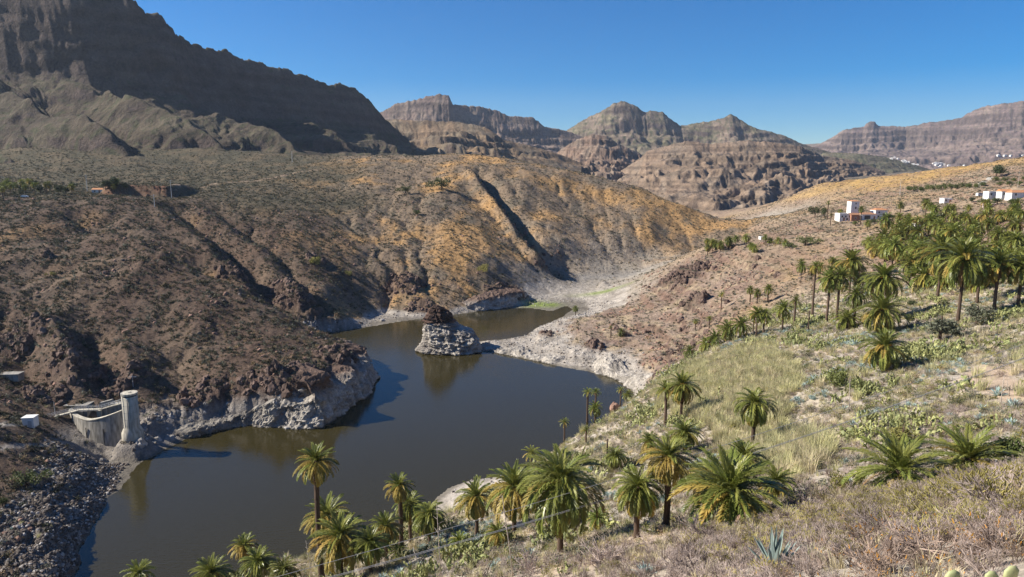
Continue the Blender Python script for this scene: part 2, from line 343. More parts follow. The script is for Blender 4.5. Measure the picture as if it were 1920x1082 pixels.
# the long gullies and ribs of the ochre hill, running towards the lake (downslope)
gx = (Xg + 0.32 * Yg) + 10 * fbm(Xg / 45, Yg / 45, 3, 71)
h_var = fbm(Xg / 110, Yg / 140, 2, 77)
gul = ridged(gx / 55, Yg / 420, 3, 75)
fin = ridged(gx / 13, Yg / 120, 3, 79)
T = T + away * (hills * (1.6 * (big - .2) + 1.2 * (mid_ - .2)) + Z['O'] * sstep(720, 640, Yg) * (1.0 * (gul - .3) * np.clip(.5 + 1.4 * h_var, 0, 1.6) + .5 * fin + 6.0 * fbm(wX / 75, wY / 75, 3, 201) + 2.6 * fbm(wX / 28, wY / 28, 3, 205)) + Z['L'] * sstep(240, 290, Yg) * 2.5 * fbm(wX / 32, wY / 32, 3, 209) + crag * 3.5 * np.abs(mid_) + hills * .9 * lump)
T = T + (1 - Z['V']) * (0.30 + 0.25 * hills) * fine * np.clip(Yg / 90, 0.5, 2) + (Z['N'] + Z['P'] + Z['R']) * lump * (0.6 + .8 * Z['P'] + .7 * Z['R']) * np.clip((Yg - 20) / 60, 0, 1)
# named gullies (negative) and ribs (positive): path, half width, depth
def path_dist(pts, sl=slice(None)):
    Xq, Yq = Xg[:, sl], Yg[:, sl]; d = np.full(Xq.shape, 1e9)
    for (ax, ay), (bx_, by_) in zip(pts[:-1], pts[1:]):
        ex, ey = bx_ - ax, by_ - ay; t = np.clip(((Xq - ax) * ex + (Yq - ay) * ey) / (ex * ex + ey * ey), 0, 1)
        d = np.minimum(d, np.hypot(Xq - ax - t * ex, Yq - ay - t * ey))
    return d
nz12 = fbm(Xg / 12, Yg / 12, 3, 141); nz6 = fbm(Xg / 6, Yg / 6, 3, 145)
nz5 = .42 * fbm(Xg / 5, Yg / 5, 4, 151) + .16 * fbm(Xg / 1.7, Yg / 1.7, 2, 155); nzr = .62 + .38 * fbm(Xg / 4.5, Yg / 4.5, 4, 157) + .25 * np.abs(ridged(Xg / 7, Yg / 7, 3, 158))
for pts, wdt, dep in [([(140, 395, 385), (200, 440, 352), (350, 520, 325), (480, 585, 312), (560, 622, 305), (602, 634, 312)], 15, -7),
                      ([(90, 400, 372), (230, 452, 330), (380, 520, 297), (480, 570, 280), (600, 628, 264)], 11, 3.5),
                      ([(330, 395, 430), (420, 450, 385), (470, 520, 350), (535, 592, 326)], 13, -9),
                      ([(300, 420, 395), (390, 480, 362), (440, 530, 340), (470, 560, 330)], 8, 4),
                      ([(400, 385, 440), (500, 450, 395), (560, 520, 355), (590, 600, 330)], 9, -4),
                      ([(900, 325, 610), (960, 400, 530), (1003, 450, 485), (1045, 492, 462)], 12, -7),
                      ([(880, 328, 600), (935, 400, 522), (980, 450, 478), (1012, 488, 458)], 9, 6),
                      ([(0, 620, 245), (60, 700, 206), (100, 740, 194)], 8, -6), ([(170, 640, 235), (190, 700, 208), (215, 730, 199)], 8, -6),
                      ([(90, 620, 245), (130, 690, 213), (150, 730, 200)], 7, 5), ([(230, 650, 228), (262, 720, 204)], 6, 4), ([(330, 660, 225), (340, 740, 202)], 7, -5)]:
    w_ = [P(*a) for a in pts]; ys_ = [a.y for a in w_]; sl = slice(int(np.searchsorted(VV, math.log(min(ys_) - 30))), int(np.searchsorted(VV, math.log(max(ys_) + 30))))
    pd = path_dist([a.xy[:] for a in w_], sl) * (1 + .35 * nz12[:, sl]) + 2.0 * nz6[:, sl]
    T[:, sl] += away[:, sl] * dep * np.clip(1 - np.maximum(pd, 0) / wdt, 0, 1) ** 1.3
# rock outcrops with steep sides
CRAG = np.zeros_like(T)
for px_, row_, y_, rad, hh in [(762, 528, 388, 9, 9), (790, 575, 366, 8, 5), (552, 545, 335, 9, 9), (520, 520, 345, 6, 5), (442, 525, 345, 8, 7), (960, 548, 402, 11, 7), (925, 556, 396, 7, 5), (590, 470, 385, 6, 4),
                            (40, 640, 232, 9, 6), (150, 690, 212, 8, 7), (90, 740, 195, 6, 5), (230, 700, 207, 6, 5), (560, 720, 207, 9, 4), (640, 680, 234, 9, 4), (480, 740, 202, 9, 4), (380, 760, 203, 7, 4), (1300, 560, 312, 6, 5), (1280, 505, 362, 12, 4), (1130, 540, 440, 4, 5), (1110, 655, 278, 5, 2), (1020, 635, 303, 4, 3), (90, 500, 297, 2.5, 3)]:
    c_ = P(px_, row_, y_); sl = slice(int(np.searchsorted(VV, math.log(y_ - 25))), int(np.searchsorted(VV, math.log(y_ + 25))))
    dd = np.hypot(Xg[:, sl] - c_.x, (Yg[:, sl] - c_.y)) / rad + nz5[:, sl]
    T[:, sl] += sstep(1.2, .55, dd) * (hh * .85 * nzr[:, sl]); CRAG[:, sl] = np.maximum(CRAG[:, sl], sstep(1.25, .8, dd))
# running water: erode a metric grid of the hills, bring the cut back to the sheet
ex_, ey_ = np.arange(-340, 241, 2.2), np.arange(150, 781, 2.2)
EX, EY = np.meshgrid(ex_, ey_, indexing='ij')
ei, ej = np.interp(EX / EY, UU, np.arange(len(UU))), np.interp(np.log(EY), VV, np.arange(len(VV)))
E0 = bil(T, ei, ej) + .8 * fbm(EX / 9, EY / 9, 3, 161); esd = lake_sd(EX, EY); E0 = np.where(esd < 0, -1 + .001 * esd, E0)
fixd = esd < 1; fixd[0] = fixd[-1] = True; fixd[:, 0] = fixd[:, -1] = True
ED = np.clip(erode(E0, 2.2, 2.2, fixd, 26, .008, .45, .02) - bil(T, ei, ej), -9, 1.2)
wE = np.clip(Z['L'] + Z['O'] + Z['B'] + .35 * Z['P'] + .25 * Z['R'], 0, 1) * sstep(-335, -310, Xg) * sstep(235, 200, Xg) * sstep(155, 180, Yg) * sstep(775, 720, Yg) * sstep(0, 8, sdw)
EDg = bil(ED, np.interp(Xg, ex_, np.arange(len(ex_))), np.interp(Yg, ey_, np.arange(len(ey_))))
T = T + wE * EDg
# agricultural terraces on the right slopes
TER = np.clip(Z['R'] * .8 + Z['P'], 0, 1) * sstep(.3, .6, fbm(Xg / 50, Yg / 50, 2, 87) + .5) * (Yg > 120) * sstep(5, 8, T)
tz = (T + 1.2 * fbm(Xg / 40, Yg / 40, 2, 83)) / 3.2; tr = np.floor(tz) + sstep(0.62, 1.0, tz - np.floor(tz))
T = np.where(Yg > 120, T + (tr - tz) * 3.2 * 0.85 * TER, T)
# shore profile
kb = 4.0 * Z['L'] + 5.0 * Z['P'] + 9 * Z['O'] + 7 * Z['N'] + 16 * Z['V'] + 6 * (Z['R'] + Z['B'] + Z['F'])
kb = np.maximum(kb * (1 + .6 * fbm(Xg / 20, Yg / 20, 2, 91)), 1.5)
land = np.maximum(T, 0.35 + 0.012 * np.clip(sd, 0, 200))
flut = ridged((Xg - Yg * .4) / 6.5 + .6 * fbm(Xg / 7, Yg / 7, 2, 95), Yg / 15, 4, 97)
cl = sstep(0, 3, sdw) * sstep(26, 6, sdw) * np.clip(Z['L'] * 1.5 + Z['P'] * .5, 0, 1)
H = np.where(sdw > 0, land * (1 - np.exp(-np.maximum(sdw, 0) / kb)) + cl * (3.4 * flut + .3 + 1.5 * nz5) * sstep(0, 5, land), np.maximum(sdw * 0.35, -6.0)) - 0.04
H = np.where((sdw > 0) & (H < 0.03), 0.03, H)
tw_ = P(250, 822, 177); H = np.maximum(H, 4.3 * sstep(6.5, 3.2, np.hypot(Xg - tw_.x, Yg - tw_.y) + 3.5 * nz5) - .3)

# the quarried red bluff on the bench
bx, by = P(250, 366, 455).x, 455.0
cutx = np.abs(Xg - bx) / 23; face = by + 3 + 2.5 * fbm(Xg / 6, Yg * 0, 3, 99)
H = H + 7.2 * sstep(1.15, .8, cutx) * sstep(-1.2, 1.2, Yg - face) * sstep(by + 60, by + 22, Yg)
bluff = sstep(1.15, .9, cutx) * sstep(-2.5, -.5, Yg - face) * sstep(2.5, .5, Yg - face)

def hz(X, Y):
    X = np.asarray(X, float); Y = np.asarray(Y, float)
    return bil(H, np.interp(X / Y, UU, np.arange(len(UU))), np.interp(np.log(Y), VV, np.arange(len(VV))))
def zone_at(z, X, Y): return bil(Z[z], np.interp(np.asarray(X) / np.asarray(Y), UU, np.arange(len(UU))), np.interp(np.log(Y), VV, np.arange(len(VV))))
_ys = np.exp(np.linspace(math.log(8), math.log(3500), 2600))
def pick(px, row, y0=8.0):
    """first place where the line of sight through a photo pixel meets the ground (or the water)"""
    u = ucol(px, row); k = kdown(row); g = np.maximum(hz(u * _ys, _ys), 0.0); r = ZC - k * _ys
    hit = np.where((r <= g) & (_ys > y0))[0]
    i = hit[0] if len(hit) else len(_ys) - 1
    return Vector((u * _ys[i], _ys[i], float(g[i])))

# ground colours (bare soil and rock, no light in them)
def C(*v): return np.array(v)
h1 = fbm(Xg / 30, Yg / 30, 4, 101); h2 = fbm(Xg / 9, Yg / 9, 4, 107); h3 = fbm(Xg / 75, Yg / 75, 3, 113); h4 = perlin(Xg / 2.2, Yg / 2.2, 117) * .5 + .5
def mixc(a, b, t): return a + (b - a) * t[..., None]
def flat(c): return np.broadcast_to(C(*c), Xg.shape + (3,))
colL = mixc(mixc(flat((.100, .066, .048)), flat((.142, .104, .075)), sstep(-.4, .5, h1)), flat((.075, .058, .048)), sstep(.1, .6, h2) * .8)
colL = mixc(colL, flat((.24, .15, .075)), sstep(.12, .5, fbm(Xg / 38, Yg / 38, 3, 121)) * sstep(250, 330, Yg) * .8)
colO = mixc(mixc(flat((.215, .160, .110)), flat((.41, .245, .105)), sstep(-.1, .4, h3 + .7 * h1 + .35 * h2)), flat((.16, .135, .10)), sstep(.0, .45, fbm(Xg / 22, Yg / 22, 4, 211)) * .8)
colB = mixc(flat((.080, .072, .047)), flat((.135, .105, .066)), sstep(-.3, .5, h1 + .3 * h2))
colN = mixc(mixc(flat((.43, .37, .285)), flat((.37, .33, .28)), sstep(-.4, .4, h2)), flat((.42, .32, .225)), sstep(.1, .55, h1))
colR = mixc(mixc(flat((.345, .260, .175)), flat((.285, .205, .150)), sstep(-.3, .45, h1)), flat((.36, .25, .13)), sstep(.1, .5, h3))
colP = mixc(mixc(flat((.285, .215, .165)), flat((.205, .138, .108)), sstep(-.2, .5, h1)), flat((.37, .29, .19)), sstep(-.1, .4, h2))
colV = mixc(flat((.35, .315, .265)), flat((.28, .25, .21)), sstep(-.4, .4, fbm(Xg / 40, Yg / 10, 3, 131)))
colF = mixc(flat((.23, .175, .125)), flat((.15, .13, .10)), sstep(-.3, .3, h3 + .6 * h1))
colr = sum(Z[z][..., None] * c for z, c in zip('NRPLBOVF', (colN, colR, colP, colL, colB, colO, colV, colF)))
# golden grass slope at the upper right
gold = sstep(560, 640, Yg) * sstep(-60, 40, Xg - 340 - 40 * h1) * Z['R']
colr = mixc(colr, flat((.46, .285, .085)), np.clip(gold * 1.3, 0, 1) * (.45 + .35 * sstep(-.3, .3, h2)))
# bleached ring the water left behind
ringh = (7.0 + 4.0 * sstep(-90, -60, Xg)) * np.clip(Z['L'], 0, 1) + 4.6 * Z['P'] + 2.2 * Z['O'] + 5.0 * Z['N'] + 9 * Z['V'] + 2 * (Z['R'] + Z['B'])
ring = sstep(1.15, .75, (H + 1.2 * h2 + .8 * h1) / np.maximum(ringh, .5)) * sstep(75, 40, sd)
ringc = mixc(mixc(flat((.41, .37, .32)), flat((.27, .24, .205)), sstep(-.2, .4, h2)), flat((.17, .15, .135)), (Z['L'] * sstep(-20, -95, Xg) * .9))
ringc = mixc(ringc, flat((.30, .275, .245)), np.clip(Z['L'] + Z['O'], 0, 1) * .45)
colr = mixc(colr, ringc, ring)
wet = sstep(.6, .1, H) * (sd < 60)
colr = mixc(colr, flat((.12, .105, .08)), wet * .7)
green = 1.4 * np.exp(-(((Xg - P(1012, 570, 393).x) / 10) ** 2 + ((Yg - 394) / 8) ** 2)) + .9 * np.exp(-(((Xg - P(1130, 553, 421).x - 4 * h2) / 16) ** 2 + ((Yg - 421) / 5) ** 2))
colr = mixc(colr, flat((.20, .26, .06)), np.clip(green * (1.0 + .8 * h2), 0, 1) * .9)
colr = mixc(colr, flat((.19, .085, .055)), bluff)
# steep faces show dark bare rock
gz_v = np.gradient(H, axis=1) / np.gradient(Yg, axis=1); gz_u = np.gradient(H, axis=0) / np.maximum(np.gradient(Xg, axis=0), 1e-6)
slope = np.hypot(gz_v, gz_u)
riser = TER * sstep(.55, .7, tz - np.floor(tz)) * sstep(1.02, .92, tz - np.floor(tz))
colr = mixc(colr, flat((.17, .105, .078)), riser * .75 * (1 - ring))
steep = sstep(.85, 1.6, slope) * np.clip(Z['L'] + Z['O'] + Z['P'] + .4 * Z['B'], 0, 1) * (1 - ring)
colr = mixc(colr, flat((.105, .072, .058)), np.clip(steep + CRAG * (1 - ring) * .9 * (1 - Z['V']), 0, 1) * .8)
# the river's dry channel and the track to the dam
chan = np.exp(-((Yg - 470 - .18 * (Xg - 20) - 8 * h3) / 5.0) ** 2) * Z['V']
colr = mixc(colr, flat((.25, .235, .215)), chan * .8)
def path_mask(pts, w):
    ys_ = [a[1] for a in pts]; sl = slice(int(np.searchsorted(VV, math.log(min(ys_) - 8))), int(np.searchsorted(VV, math.log(max(ys_) + 8))))
    o_ = np.zeros(Xg.shape); o_[:, sl] = sstep(w, w * .6, path_dist(pts, sl)); return o_
q = [pick(*a) for a in ((-60, 800), (0, 797), (60, 793))]
colr = mixc(colr, flat((.33, .30, .26)), path_mask([(v.x, v.y) for v in q], 1.9))
q = [pick(*a) for a in ((0, 842), (60, 838), (110, 832))]
colr = mixc(colr, flat((.27, .24, .21)), path_mask([(v.x, v.y) for v in q], 1.5))
q = [pick(*a) for a in ((1925, 690), (1870, 690), (1840, 712), (1925, 740))]
colr = mixc(colr, flat((.41, .31, .225)), path_mask([(v.x, v.y) for v in q], 3.6) * .85)
q = [pick(*a) for a in ((1832, 350), (1845, 340), (1860, 332))]
colr = mixc(colr, flat((.42, .40, .36)), path_mask([(v.x, v.y) for v in q], 2.6))
q = [pick(*a) for a in ((330, 347), (400, 345), (470, 340), (560, 322), (600, 318))]
colr = mixc(colr, flat((.27, .20, .14)), path_mask([(v.x, v.y) for v in q], 3))
colr = colr * (0.86 + 0.28 * h4)[..., None]
colr = np.clip(colr, 0.01, .8)

nu, nv = H.shape
idx = np.arange(nu * nv).reshape(nu, nv)
quads = np.stack([idx[:-1, :-1], idx[1:, :-1], idx[1:, 1:], idx[:-1, 1:]], -1).reshape(-1, 4)
vert = np.stack([Xg, Yg, H], -1).reshape(-1, 3); vcol = colr.reshape(-1, 3)
zsum = np.stack([Z['N'], Z['R'], Z['P'], Z['L'], Z['B'], Z['O'], Z['V'], Z['F']], 0)
dom = np.argmax(zsum, 0)[:-1, :-1].reshape(-1)
for k, (nm, mt) in enumerate([('near_hillside', 'near_soil'), ('right_hillside', 'soil'), ('silt_spit', 'soil'), ('left_hillside', 'soil'), ('valley_bench', 'soil'), ('ochre_hill', 'soil'), ('dry_riverbed', 'soil'), ('far_ground', 'mountain')]):
    fq = quads[dom == k]
    us, inv = np.unique(fq, return_inverse=True)
    me = mesh_np(nm, vert[us], inv.reshape(-1, 4), [M[mt]], True, vcol[us])
    tag(obj(nm, me), kind='structure')

# ------------------------------------------------------------------ water
m, t, b = new_mat('lake_water')
b.inputs['Base Color'].default_value = (.033, .027, .009, 1); b.inputs['Roughness'].default_value = 0.09; b.inputs['IOR'].default_value = 1.33
tc = nd(t, 'ShaderNodeTexCoord'); mp = nd(t, 'ShaderNodeMapping'); mp.inputs['Scale'].default_value = (.55, 1.5, 1); mp.inputs['Rotation'].default_value = (0, 0, .15)
t.links.new(tc.outputs['Object'], mp.inputs[0])
n1 = nd(t, 'ShaderNodeTexNoise'); n1.inputs['Scale'].default_value = 1.1; n1.inputs['Detail'].default_value = 4; t.links.new(mp.outputs[0], n1.inputs['Vector'])
n2 = nd(t, 'ShaderNodeTexNoise'); n2.inputs['Scale'].default_value = .025; n2.inputs['Detail'].default_value = 3; t.links.new(tc.outputs['Object'], n2.inputs['Vector'])
bp = nd(t, 'ShaderNodeBump'); bp.inputs['Distance'].default_value = .10; t.links.new(n1.outputs['Fac'], bp.inputs['Height']); t.links.new(bp.outputs[0], b.inputs['Normal'])
r = ramp(t, [(.35, (.20, .20, .20)), (.7, (.55, .55, .55))]); t.links.new(n2.outputs['Fac'], r.inputs[0]); t.links.new(r.outputs[0], bp.inputs['Strength'])
M['water'] = m
mw = MB(); mw.add([(-260, 60, 0), (160, 60, 0), (160, 470, 0), (-260, 470, 0)], [(0, 1, 2, 3)])
tag(mw.build('lake_water', M['water']), kind='structure')

# ------------------------------------------------------------------ mountains: crest line -> foot line, carved by gullies, with rock bands
def interp_line(L, s):
    L = [P(*p) for p in L]; xs = np.linspace(0, 1, len(L))
    d = np.array([0] + [(L[i + 1] - L[i]).length for i in range(len(L) - 1)]).cumsum(); d = d / d[-1]
    return np.stack([np.interp(s, d, [p[k] for p in L]) for k in range(3)], -1)
def mountain(name, crest, foot, ns, ntt, mat, cA, cB, cliff=.3, gull=.16, gfreq=9, shear=.4, band=0, bandh=25, jag=.012, seed=1, green=0.0, scree=None, flute=.006, layk=.20, ero=.014, spur=.0, nspur=6, tal=1.35, lumpy=.045):
    s = np.linspace(0, 1, ns); c = interp_line(crest, s); f = interp_line(foot, s)
    tt = np.concatenate([np.linspace(-.5, 0, ntt // 6)[:-1], np.linspace(0, 1, ntt)])
    Ss, Tt = np.meshgrid(s, tt, indexing='ij')
    f[:, 2] -= 10 + .05 * np.maximum(c[:, 2] - f[:, 2], 0)
    hgt = c[:, 2] - f[:, 2]; L = np.linalg.norm(np.diff(c[:, :2], axis=0), axis=1).sum()
    c = c.copy(); jg = hgt * jag * (fbm(s * 40 + seed, s * 0, 4, seed) * 2 + .5 * np.round(2 * perlin(s * 90, s * 0, seed + 3)))
    ta = np.abs(Tt)
    tcl = ta ** .8
    prof = 1 - (cliff * sstep(0, .16, ta) + (1 - cliff) * (1 - (1 - ta) ** tal))
    prof = np.where(Tt < 0, 1 - ta * 1.3, prof)
    xy = c[:, None, :2] + (f[:, None, :2] - c[:, None, :2]) * Tt[..., None]
    wob = .55 * fbm(Ss * gfreq * .8 + 3, Tt * 3, 4, seed + 5)
    q = Ss * gfreq + shear * Tt + wob
    gl = .8 * ridged(q, Tt * .7, 4, seed + 9, .45) + .2 * ridged(q * 3.1, Tt * 2.5, 4, seed + 19)
    Sm = Ss * L; Tm = Tt * np.linalg.norm(f[:, :2] - c[:, :2], axis=1).mean(); per = L / gfreq * .8
    env = sstep(0, .22, ta) * sstep(1.08, .75, ta) + .10
    z = f[:, None, 2] + hgt[:, None] * prof + hgt[:, None] * gull * (.35 * ridged(Sm / per + .3 * wob, Tm / per / 1.3, 4, seed + 9, .5) + .9 * fbm(Sm / per / 1.4, Tm / per / 1.4, 4, seed + 83)) * env
    z = z + hgt[:, None] * (spur * (1 - np.abs(np.sin(math.pi * (Ss * nspur - .9 * Tt + .45 * wob)))) * sstep(.12, .36, ta) * sstep(1.15, .7, ta) + lumpy * fbm(Sm / per * 4, Tm / per * 4, 3, seed + 87) * sstep(0, .15, ta))
    fixm = Tt < .012; fixm[:, -1] = True
    zt_len = np.linalg.norm(f[:, :2] - c[:, :2], axis=1).mean(); z = erode(z, L / ns, zt_len / ntt, fixm, 16, ero, .45, .015)
    if band:
        bz = (z + bandh * .5 * fbm(Ss * 6, Tt * 2, 2, seed + 31)) / bandh
        bz = bz + .35 * np.sin(bz * 1.7 + seed); fr = bz - np.floor(bz); st = np.floor(bz) + sstep(.62, .92, fr)
        z = z + (st - bz) * bandh * band * np.clip(.6 + 1.0 * fbm(Ss * 12, Tt * 4, 3, seed + 37), 0, 1) * sstep(0, .05, ta)
    z += jg[:, None] * np.exp(-(ta / .035) ** 2)
    z += hgt[:, None] * .012 * fbm(Ss * gfreq * 10, Tt * 14, 4, seed + 41)
    cw_ = sstep(.02, .08, ta) * sstep(.42, .16, ta)
    off = hgt[:, None] * (flute * cw_ * np.clip(.6 + 1.5 * fbm(Ss * gfreq * 2, Tt * 3, 2, seed + 70), 0, 1.6) * (ridged(Ss * gfreq * 5 + wob * 3, Tt * 1.5, 4, seed + 71) + .7 * ridged(Ss * gfreq * 14 + wob * 9, Tt * 2, 3, seed + 73))) + hgt[:, None] * .03 * fbm(Sm / per * 4, z / per * 6, 3, seed + 45) * sstep(0, .1, ta)
    dirn = (f[:, :2] - c[:, :2]); dirn = dirn / np.linalg.norm(dirn, axis=1, keepdims=True)
    xy = xy + dirn[:, None, :] * off[..., None]
    co = np.concatenate([xy, z[..., None]], -1)
    sl = np.gradient(z, axis=1) / np.maximum(np.linalg.norm(np.gradient(xy, axis=1), axis=-1), .01); sl = np.abs(sl)
    k = sstep(-.3, .4, fbm(Ss * 14, Tt * 6, 4, seed + 51))[..., None]
    colr = C(*cA) * (1 - k) + C(*cB) * k
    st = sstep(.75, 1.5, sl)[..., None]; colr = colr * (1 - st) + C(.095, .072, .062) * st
    lay = (1 - layk + 2 * layk * sstep(-.3, .3, perlin(z / (bandh * .22), Ss * 3, seed + 57)))[..., None]; colr = colr * lay
    if scree is not None:
        sc = (sstep(.1, .5, fbm(Ss * 30, Tt * 4, 3, seed + 61)) * sstep(.35, .6, ta))[..., None] * .6; colr = colr * (1 - sc) + C(*scree) * sc
    if green:
        gm = (sstep(.0, .35, fbm(Ss * 110, Tt * 55, 3, seed + 67)) * (sl < 1.1))[..., None] * green; colr = colr * (1 - gm) + C(.045, .06, .025) * gm
    nn, mm = Ss.shape; ii = np.arange(nn * mm).reshape(nn, mm)
    qd = np.stack([ii[:-1, :-1], ii[:-1, 1:], ii[1:, 1:], ii[1:, :-1]], -1).reshape(-1, 4)
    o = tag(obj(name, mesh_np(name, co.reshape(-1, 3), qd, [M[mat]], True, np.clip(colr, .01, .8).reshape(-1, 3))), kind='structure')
    return o
mountain('left_mountain', [(-900, 100, 1150), (-450, -10, 1060), (-200, -60, 1020), (0, -60, 1010), (120, -38, 1010), (235, -10, 1030), (258, 14, 1040), (285, 24, 1050), (303, 26, 1060), (318, 50, 1072), (345, 72, 1105), (385, 90, 1130), (420, 94, 1155), (450, 107, 1175), (490, 120, 1205), (550, 136, 1245), (600, 154, 1290), (645, 162, 1330), (668, 167, 1350), (690, 184, 1372), (706, 206, 1388), (722, 222, 1400), (770, 268, 1430)],
         [(-900, 345, 560), (-250, 335, 590), (0, 326, 600), (300, 308, 660), (480, 303, 720), (600, 302, 800), (720, 296, 900), (800, 300, 1020)], 760, 280, 'mountain', (.074, .058, .044), (.100, .084, .058), cliff=.40, gull=.13, gfreq=7.5, shear=1.6, band=.28, bandh=48, jag=.028, seed=3, flute=.014, layk=.12, green=.5, ero=.012, spur=.13, nspur=9, tal=1.6, lumpy=.02)
mountain('mesa_mountain', [(640, 235, 3000), (718, 208, 3000), (745, 194, 3000), (785, 186, 3000), (822, 178, 3000), (842, 180, 3000), (849, 196, 3000), (892, 199, 3050), (932, 208, 3100), (950, 217, 3100), (1000, 221, 3150), (1020, 237, 3150), (1062, 246, 3200), (1110, 262, 3200)],
         [(600, 300, 2100), (800, 300, 2000), (950, 305, 2100), (1120, 305, 2400)], 340, 110, 'far_mountain', (.150, .108, .090), (.185, .145, .115), cliff=.34, gull=.20, gfreq=9, shear=.7, band=.4, bandh=60, seed=13)
mountain('twin_peak_mountain', [(980, 275, 3600), (1060, 246, 3500), (1100, 222, 3400), (1132, 206, 3300), (1150, 194, 3300), (1168, 191, 3300), (1186, 197, 3300), (1210, 211, 3300), (1222, 208, 3300), (1244, 211, 3300), (1256, 223, 3300), (1275, 236, 3300), (1300, 232, 3300), (1335, 227, 3300), (1358, 221, 3250), (1371, 213, 3250), (1386, 223, 3250), (1415, 240, 3200), (1470, 254, 3200), (1500, 268, 3200), (1545, 282, 3200), (1640, 310, 3200)],
         [(950, 305, 2500), (1150, 310, 2300), (1400, 312, 2300), (1640, 322, 2700)], 420, 130, 'far_mountain', (.175, .135, .105), (.150, .130, .085), cliff=.30, gull=.22, gfreq=11, shear=.3, band=.3, bandh=55, seed=17, green=.75)
mountain('right_mesa_mountain', [(1480, 290, 5200), (1530, 273, 5200), (1562, 257, 5200), (1582, 244, 5200), (1620, 237, 5200), (1628, 229, 5200), (1640, 229, 5200), (1648, 236, 5200), (1700, 237, 5200), (1760, 228, 5100), (1800, 221, 5000), (1832, 204, 4900), (1862, 197, 4800), (1920, 188, 4700), (2050, 178, 4600), (2250, 170, 4500)],
         [(1450, 318, 4200), (1700, 318, 3700), (1920, 312, 3400), (2250, 305, 3200)], 420, 130, 'far_mountain', (.160, .118, .105), (.200, .150, .125), cliff=.30, gull=.12, gfreq=13, shear=.3, band=.75, bandh=70, seed=23, green=.35)
mountain('banded_ridge', [(560, 250, 1900), (640, 222, 1850), (720, 222, 1800), (765, 226, 1750), (850, 228, 1700), (900, 236, 1680), (925, 248, 1660), (945, 263, 1650), (1000, 275, 1650), (1040, 286, 1650), (1090, 306, 1650)],
         [(560, 305, 1150), (760, 305, 1050), (900, 312, 1050), (1090, 330, 1200)], 360, 110, 'mountain', (.175, .122, .078), (.150, .120, .085), cliff=.14, gull=.26, gfreq=8, shear=.5, band=.55, bandh=30, seed=29, jag=.01, scree=(.22, .19, .15))
mountain('stepped_peak', [(1000, 320, 2000), (1056, 278, 1980), (1082, 262, 1970), (1110, 252, 1960), (1134, 254, 1960), (1162, 271, 1960), (1196, 286, 1960), (1240, 312, 1960)],
         [(1000, 345, 1500), (1080, 350, 1350), (1150, 355, 1300), (1240, 352, 1450)], 240, 110, 'mountain', (.190, .130, .095), (.215, .165, .125), cliff=.16, gull=.20, gfreq=5, shear=.3, band=.8, bandh=24, seed=31, scree=(.30, .25, .20))
mountain('rocky_ridge', [(1150, 330, 1700), (1200, 297, 1700), (1212, 284, 1690), (1240, 275, 1680), (1270, 269, 1670), (1292, 265, 1660), (1330, 272, 1650), (1385, 265, 1640), (1450, 267, 1640), (1500, 275, 1650), (1540, 291, 1700), (1600, 301, 1750), (1660, 322, 1800)],
         [(1150, 385, 1050), (1250, 396, 900), (1350, 400, 880), (1450, 385, 960), (1560, 362, 1100), (1660, 345, 1300)], 420, 150, 'mountain', (.215, .155, .110), (.180, .140, .105), cliff=.13, gull=.27, gfreq=8, shear=.8, band=.34, bandh=26, seed=37, scree=(.30, .245, .19))
mountain('village_hill', [(1490, 320, 2700), (1545, 286, 2650), (1600, 287, 2600), (1650, 293, 2600), (1700, 304, 2600), (1745, 318, 2600)],
         [(1500, 335, 1900), (1620, 335, 1800), (1745, 335, 2000)], 200, 70, 'mountain', (.130, .110, .078), (.110, .105, .065), cliff=.1, gull=.2, gfreq=6, shear=.3, band=.2, bandh=20, seed=41, green=.7)

# ------------------------------------------------------------------ plant kit (meshes shared by copies)
M['frond_green'] = leaf_mat('palm_leaf_green', (.120, .165, .032), (.290, .285, .070), .36, .25, .30)
M['frond_yellow'] = leaf_mat('palm_leaf_yellowing', (.29, .27, .06), (.43, .29, .075), .5, .25, .25)
M['frond_dead'] = leaf_mat('palm_leaf_dead', (.26, .165, .085), (.38, .24, .12), .8, .15, .25)
M['trunk'] = plain_mat('palm_trunk_bark', (.105, .072, .052), .95, .45, 9, .05, .1, .25)
M['fruit'] = plain_mat('palm_fruit_stalks', (.55, .27, .04), .6, .3, 8, 0, .3, .2)
M['scrub_olive'] = leaf_mat('scrub_olive', (.036, .038, .019), (.080, .076, .038), .8, .1, .4)
M['scrub_grey'] = leaf_mat('scrub_grey_green', (.115, .125, .085), (.180, .175, .125), .8, .1, .35)
M['scrub_tan'] = leaf_mat('scrub_dry_tan', (.21, .155, .085), (.30, .21, .105), .9, .1, .35)
M['bush_green'] = leaf_mat('bush_green', (.060, .088, .022), (.125, .135, .035), .6, .2, .25)
M['bush_yellow'] = leaf_mat('bush_yellow_green', (.17, .17, .045), (.30, .26, .07), .7, .2, .25)
M['grass_dry'] = leaf_mat('grass_dry', (.46, .39, .24), (.58, .50, .32), .8, .3, .3)
M['grass_pale'] = leaf_mat('grass_pale_green', (.39, .38, .19), (.55, .50, .26), .8, .3, .3)
M['grass_grey'] = leaf_mat('grass_grey', (.42, .36, .29), (.52, .44, .36), .8, .25, .3)
M['twig'] = plain_mat('dry_twigs', (.33, .265, .23), .9, .35, 6, 0, .2, .35)
M['twig_red'] = plain_mat('reddish_twigs', (.26, .195, .155), .9, .35, 6, 0, .2, .35)
M['agave'] = leaf_mat('agave_leaf', (.26, .34, .31), (.42, .50, .45), .5, .08, .2)
M['pear'] = leaf_mat('prickly_pear_pad', (.17, .20, .075), (.37, .36, .14), .6, .05, .25)
M['pear_pale'] = leaf_mat('prickly_pear_pale', (.33, .37, .17), (.42, .43, .22), .6, .05, .1)
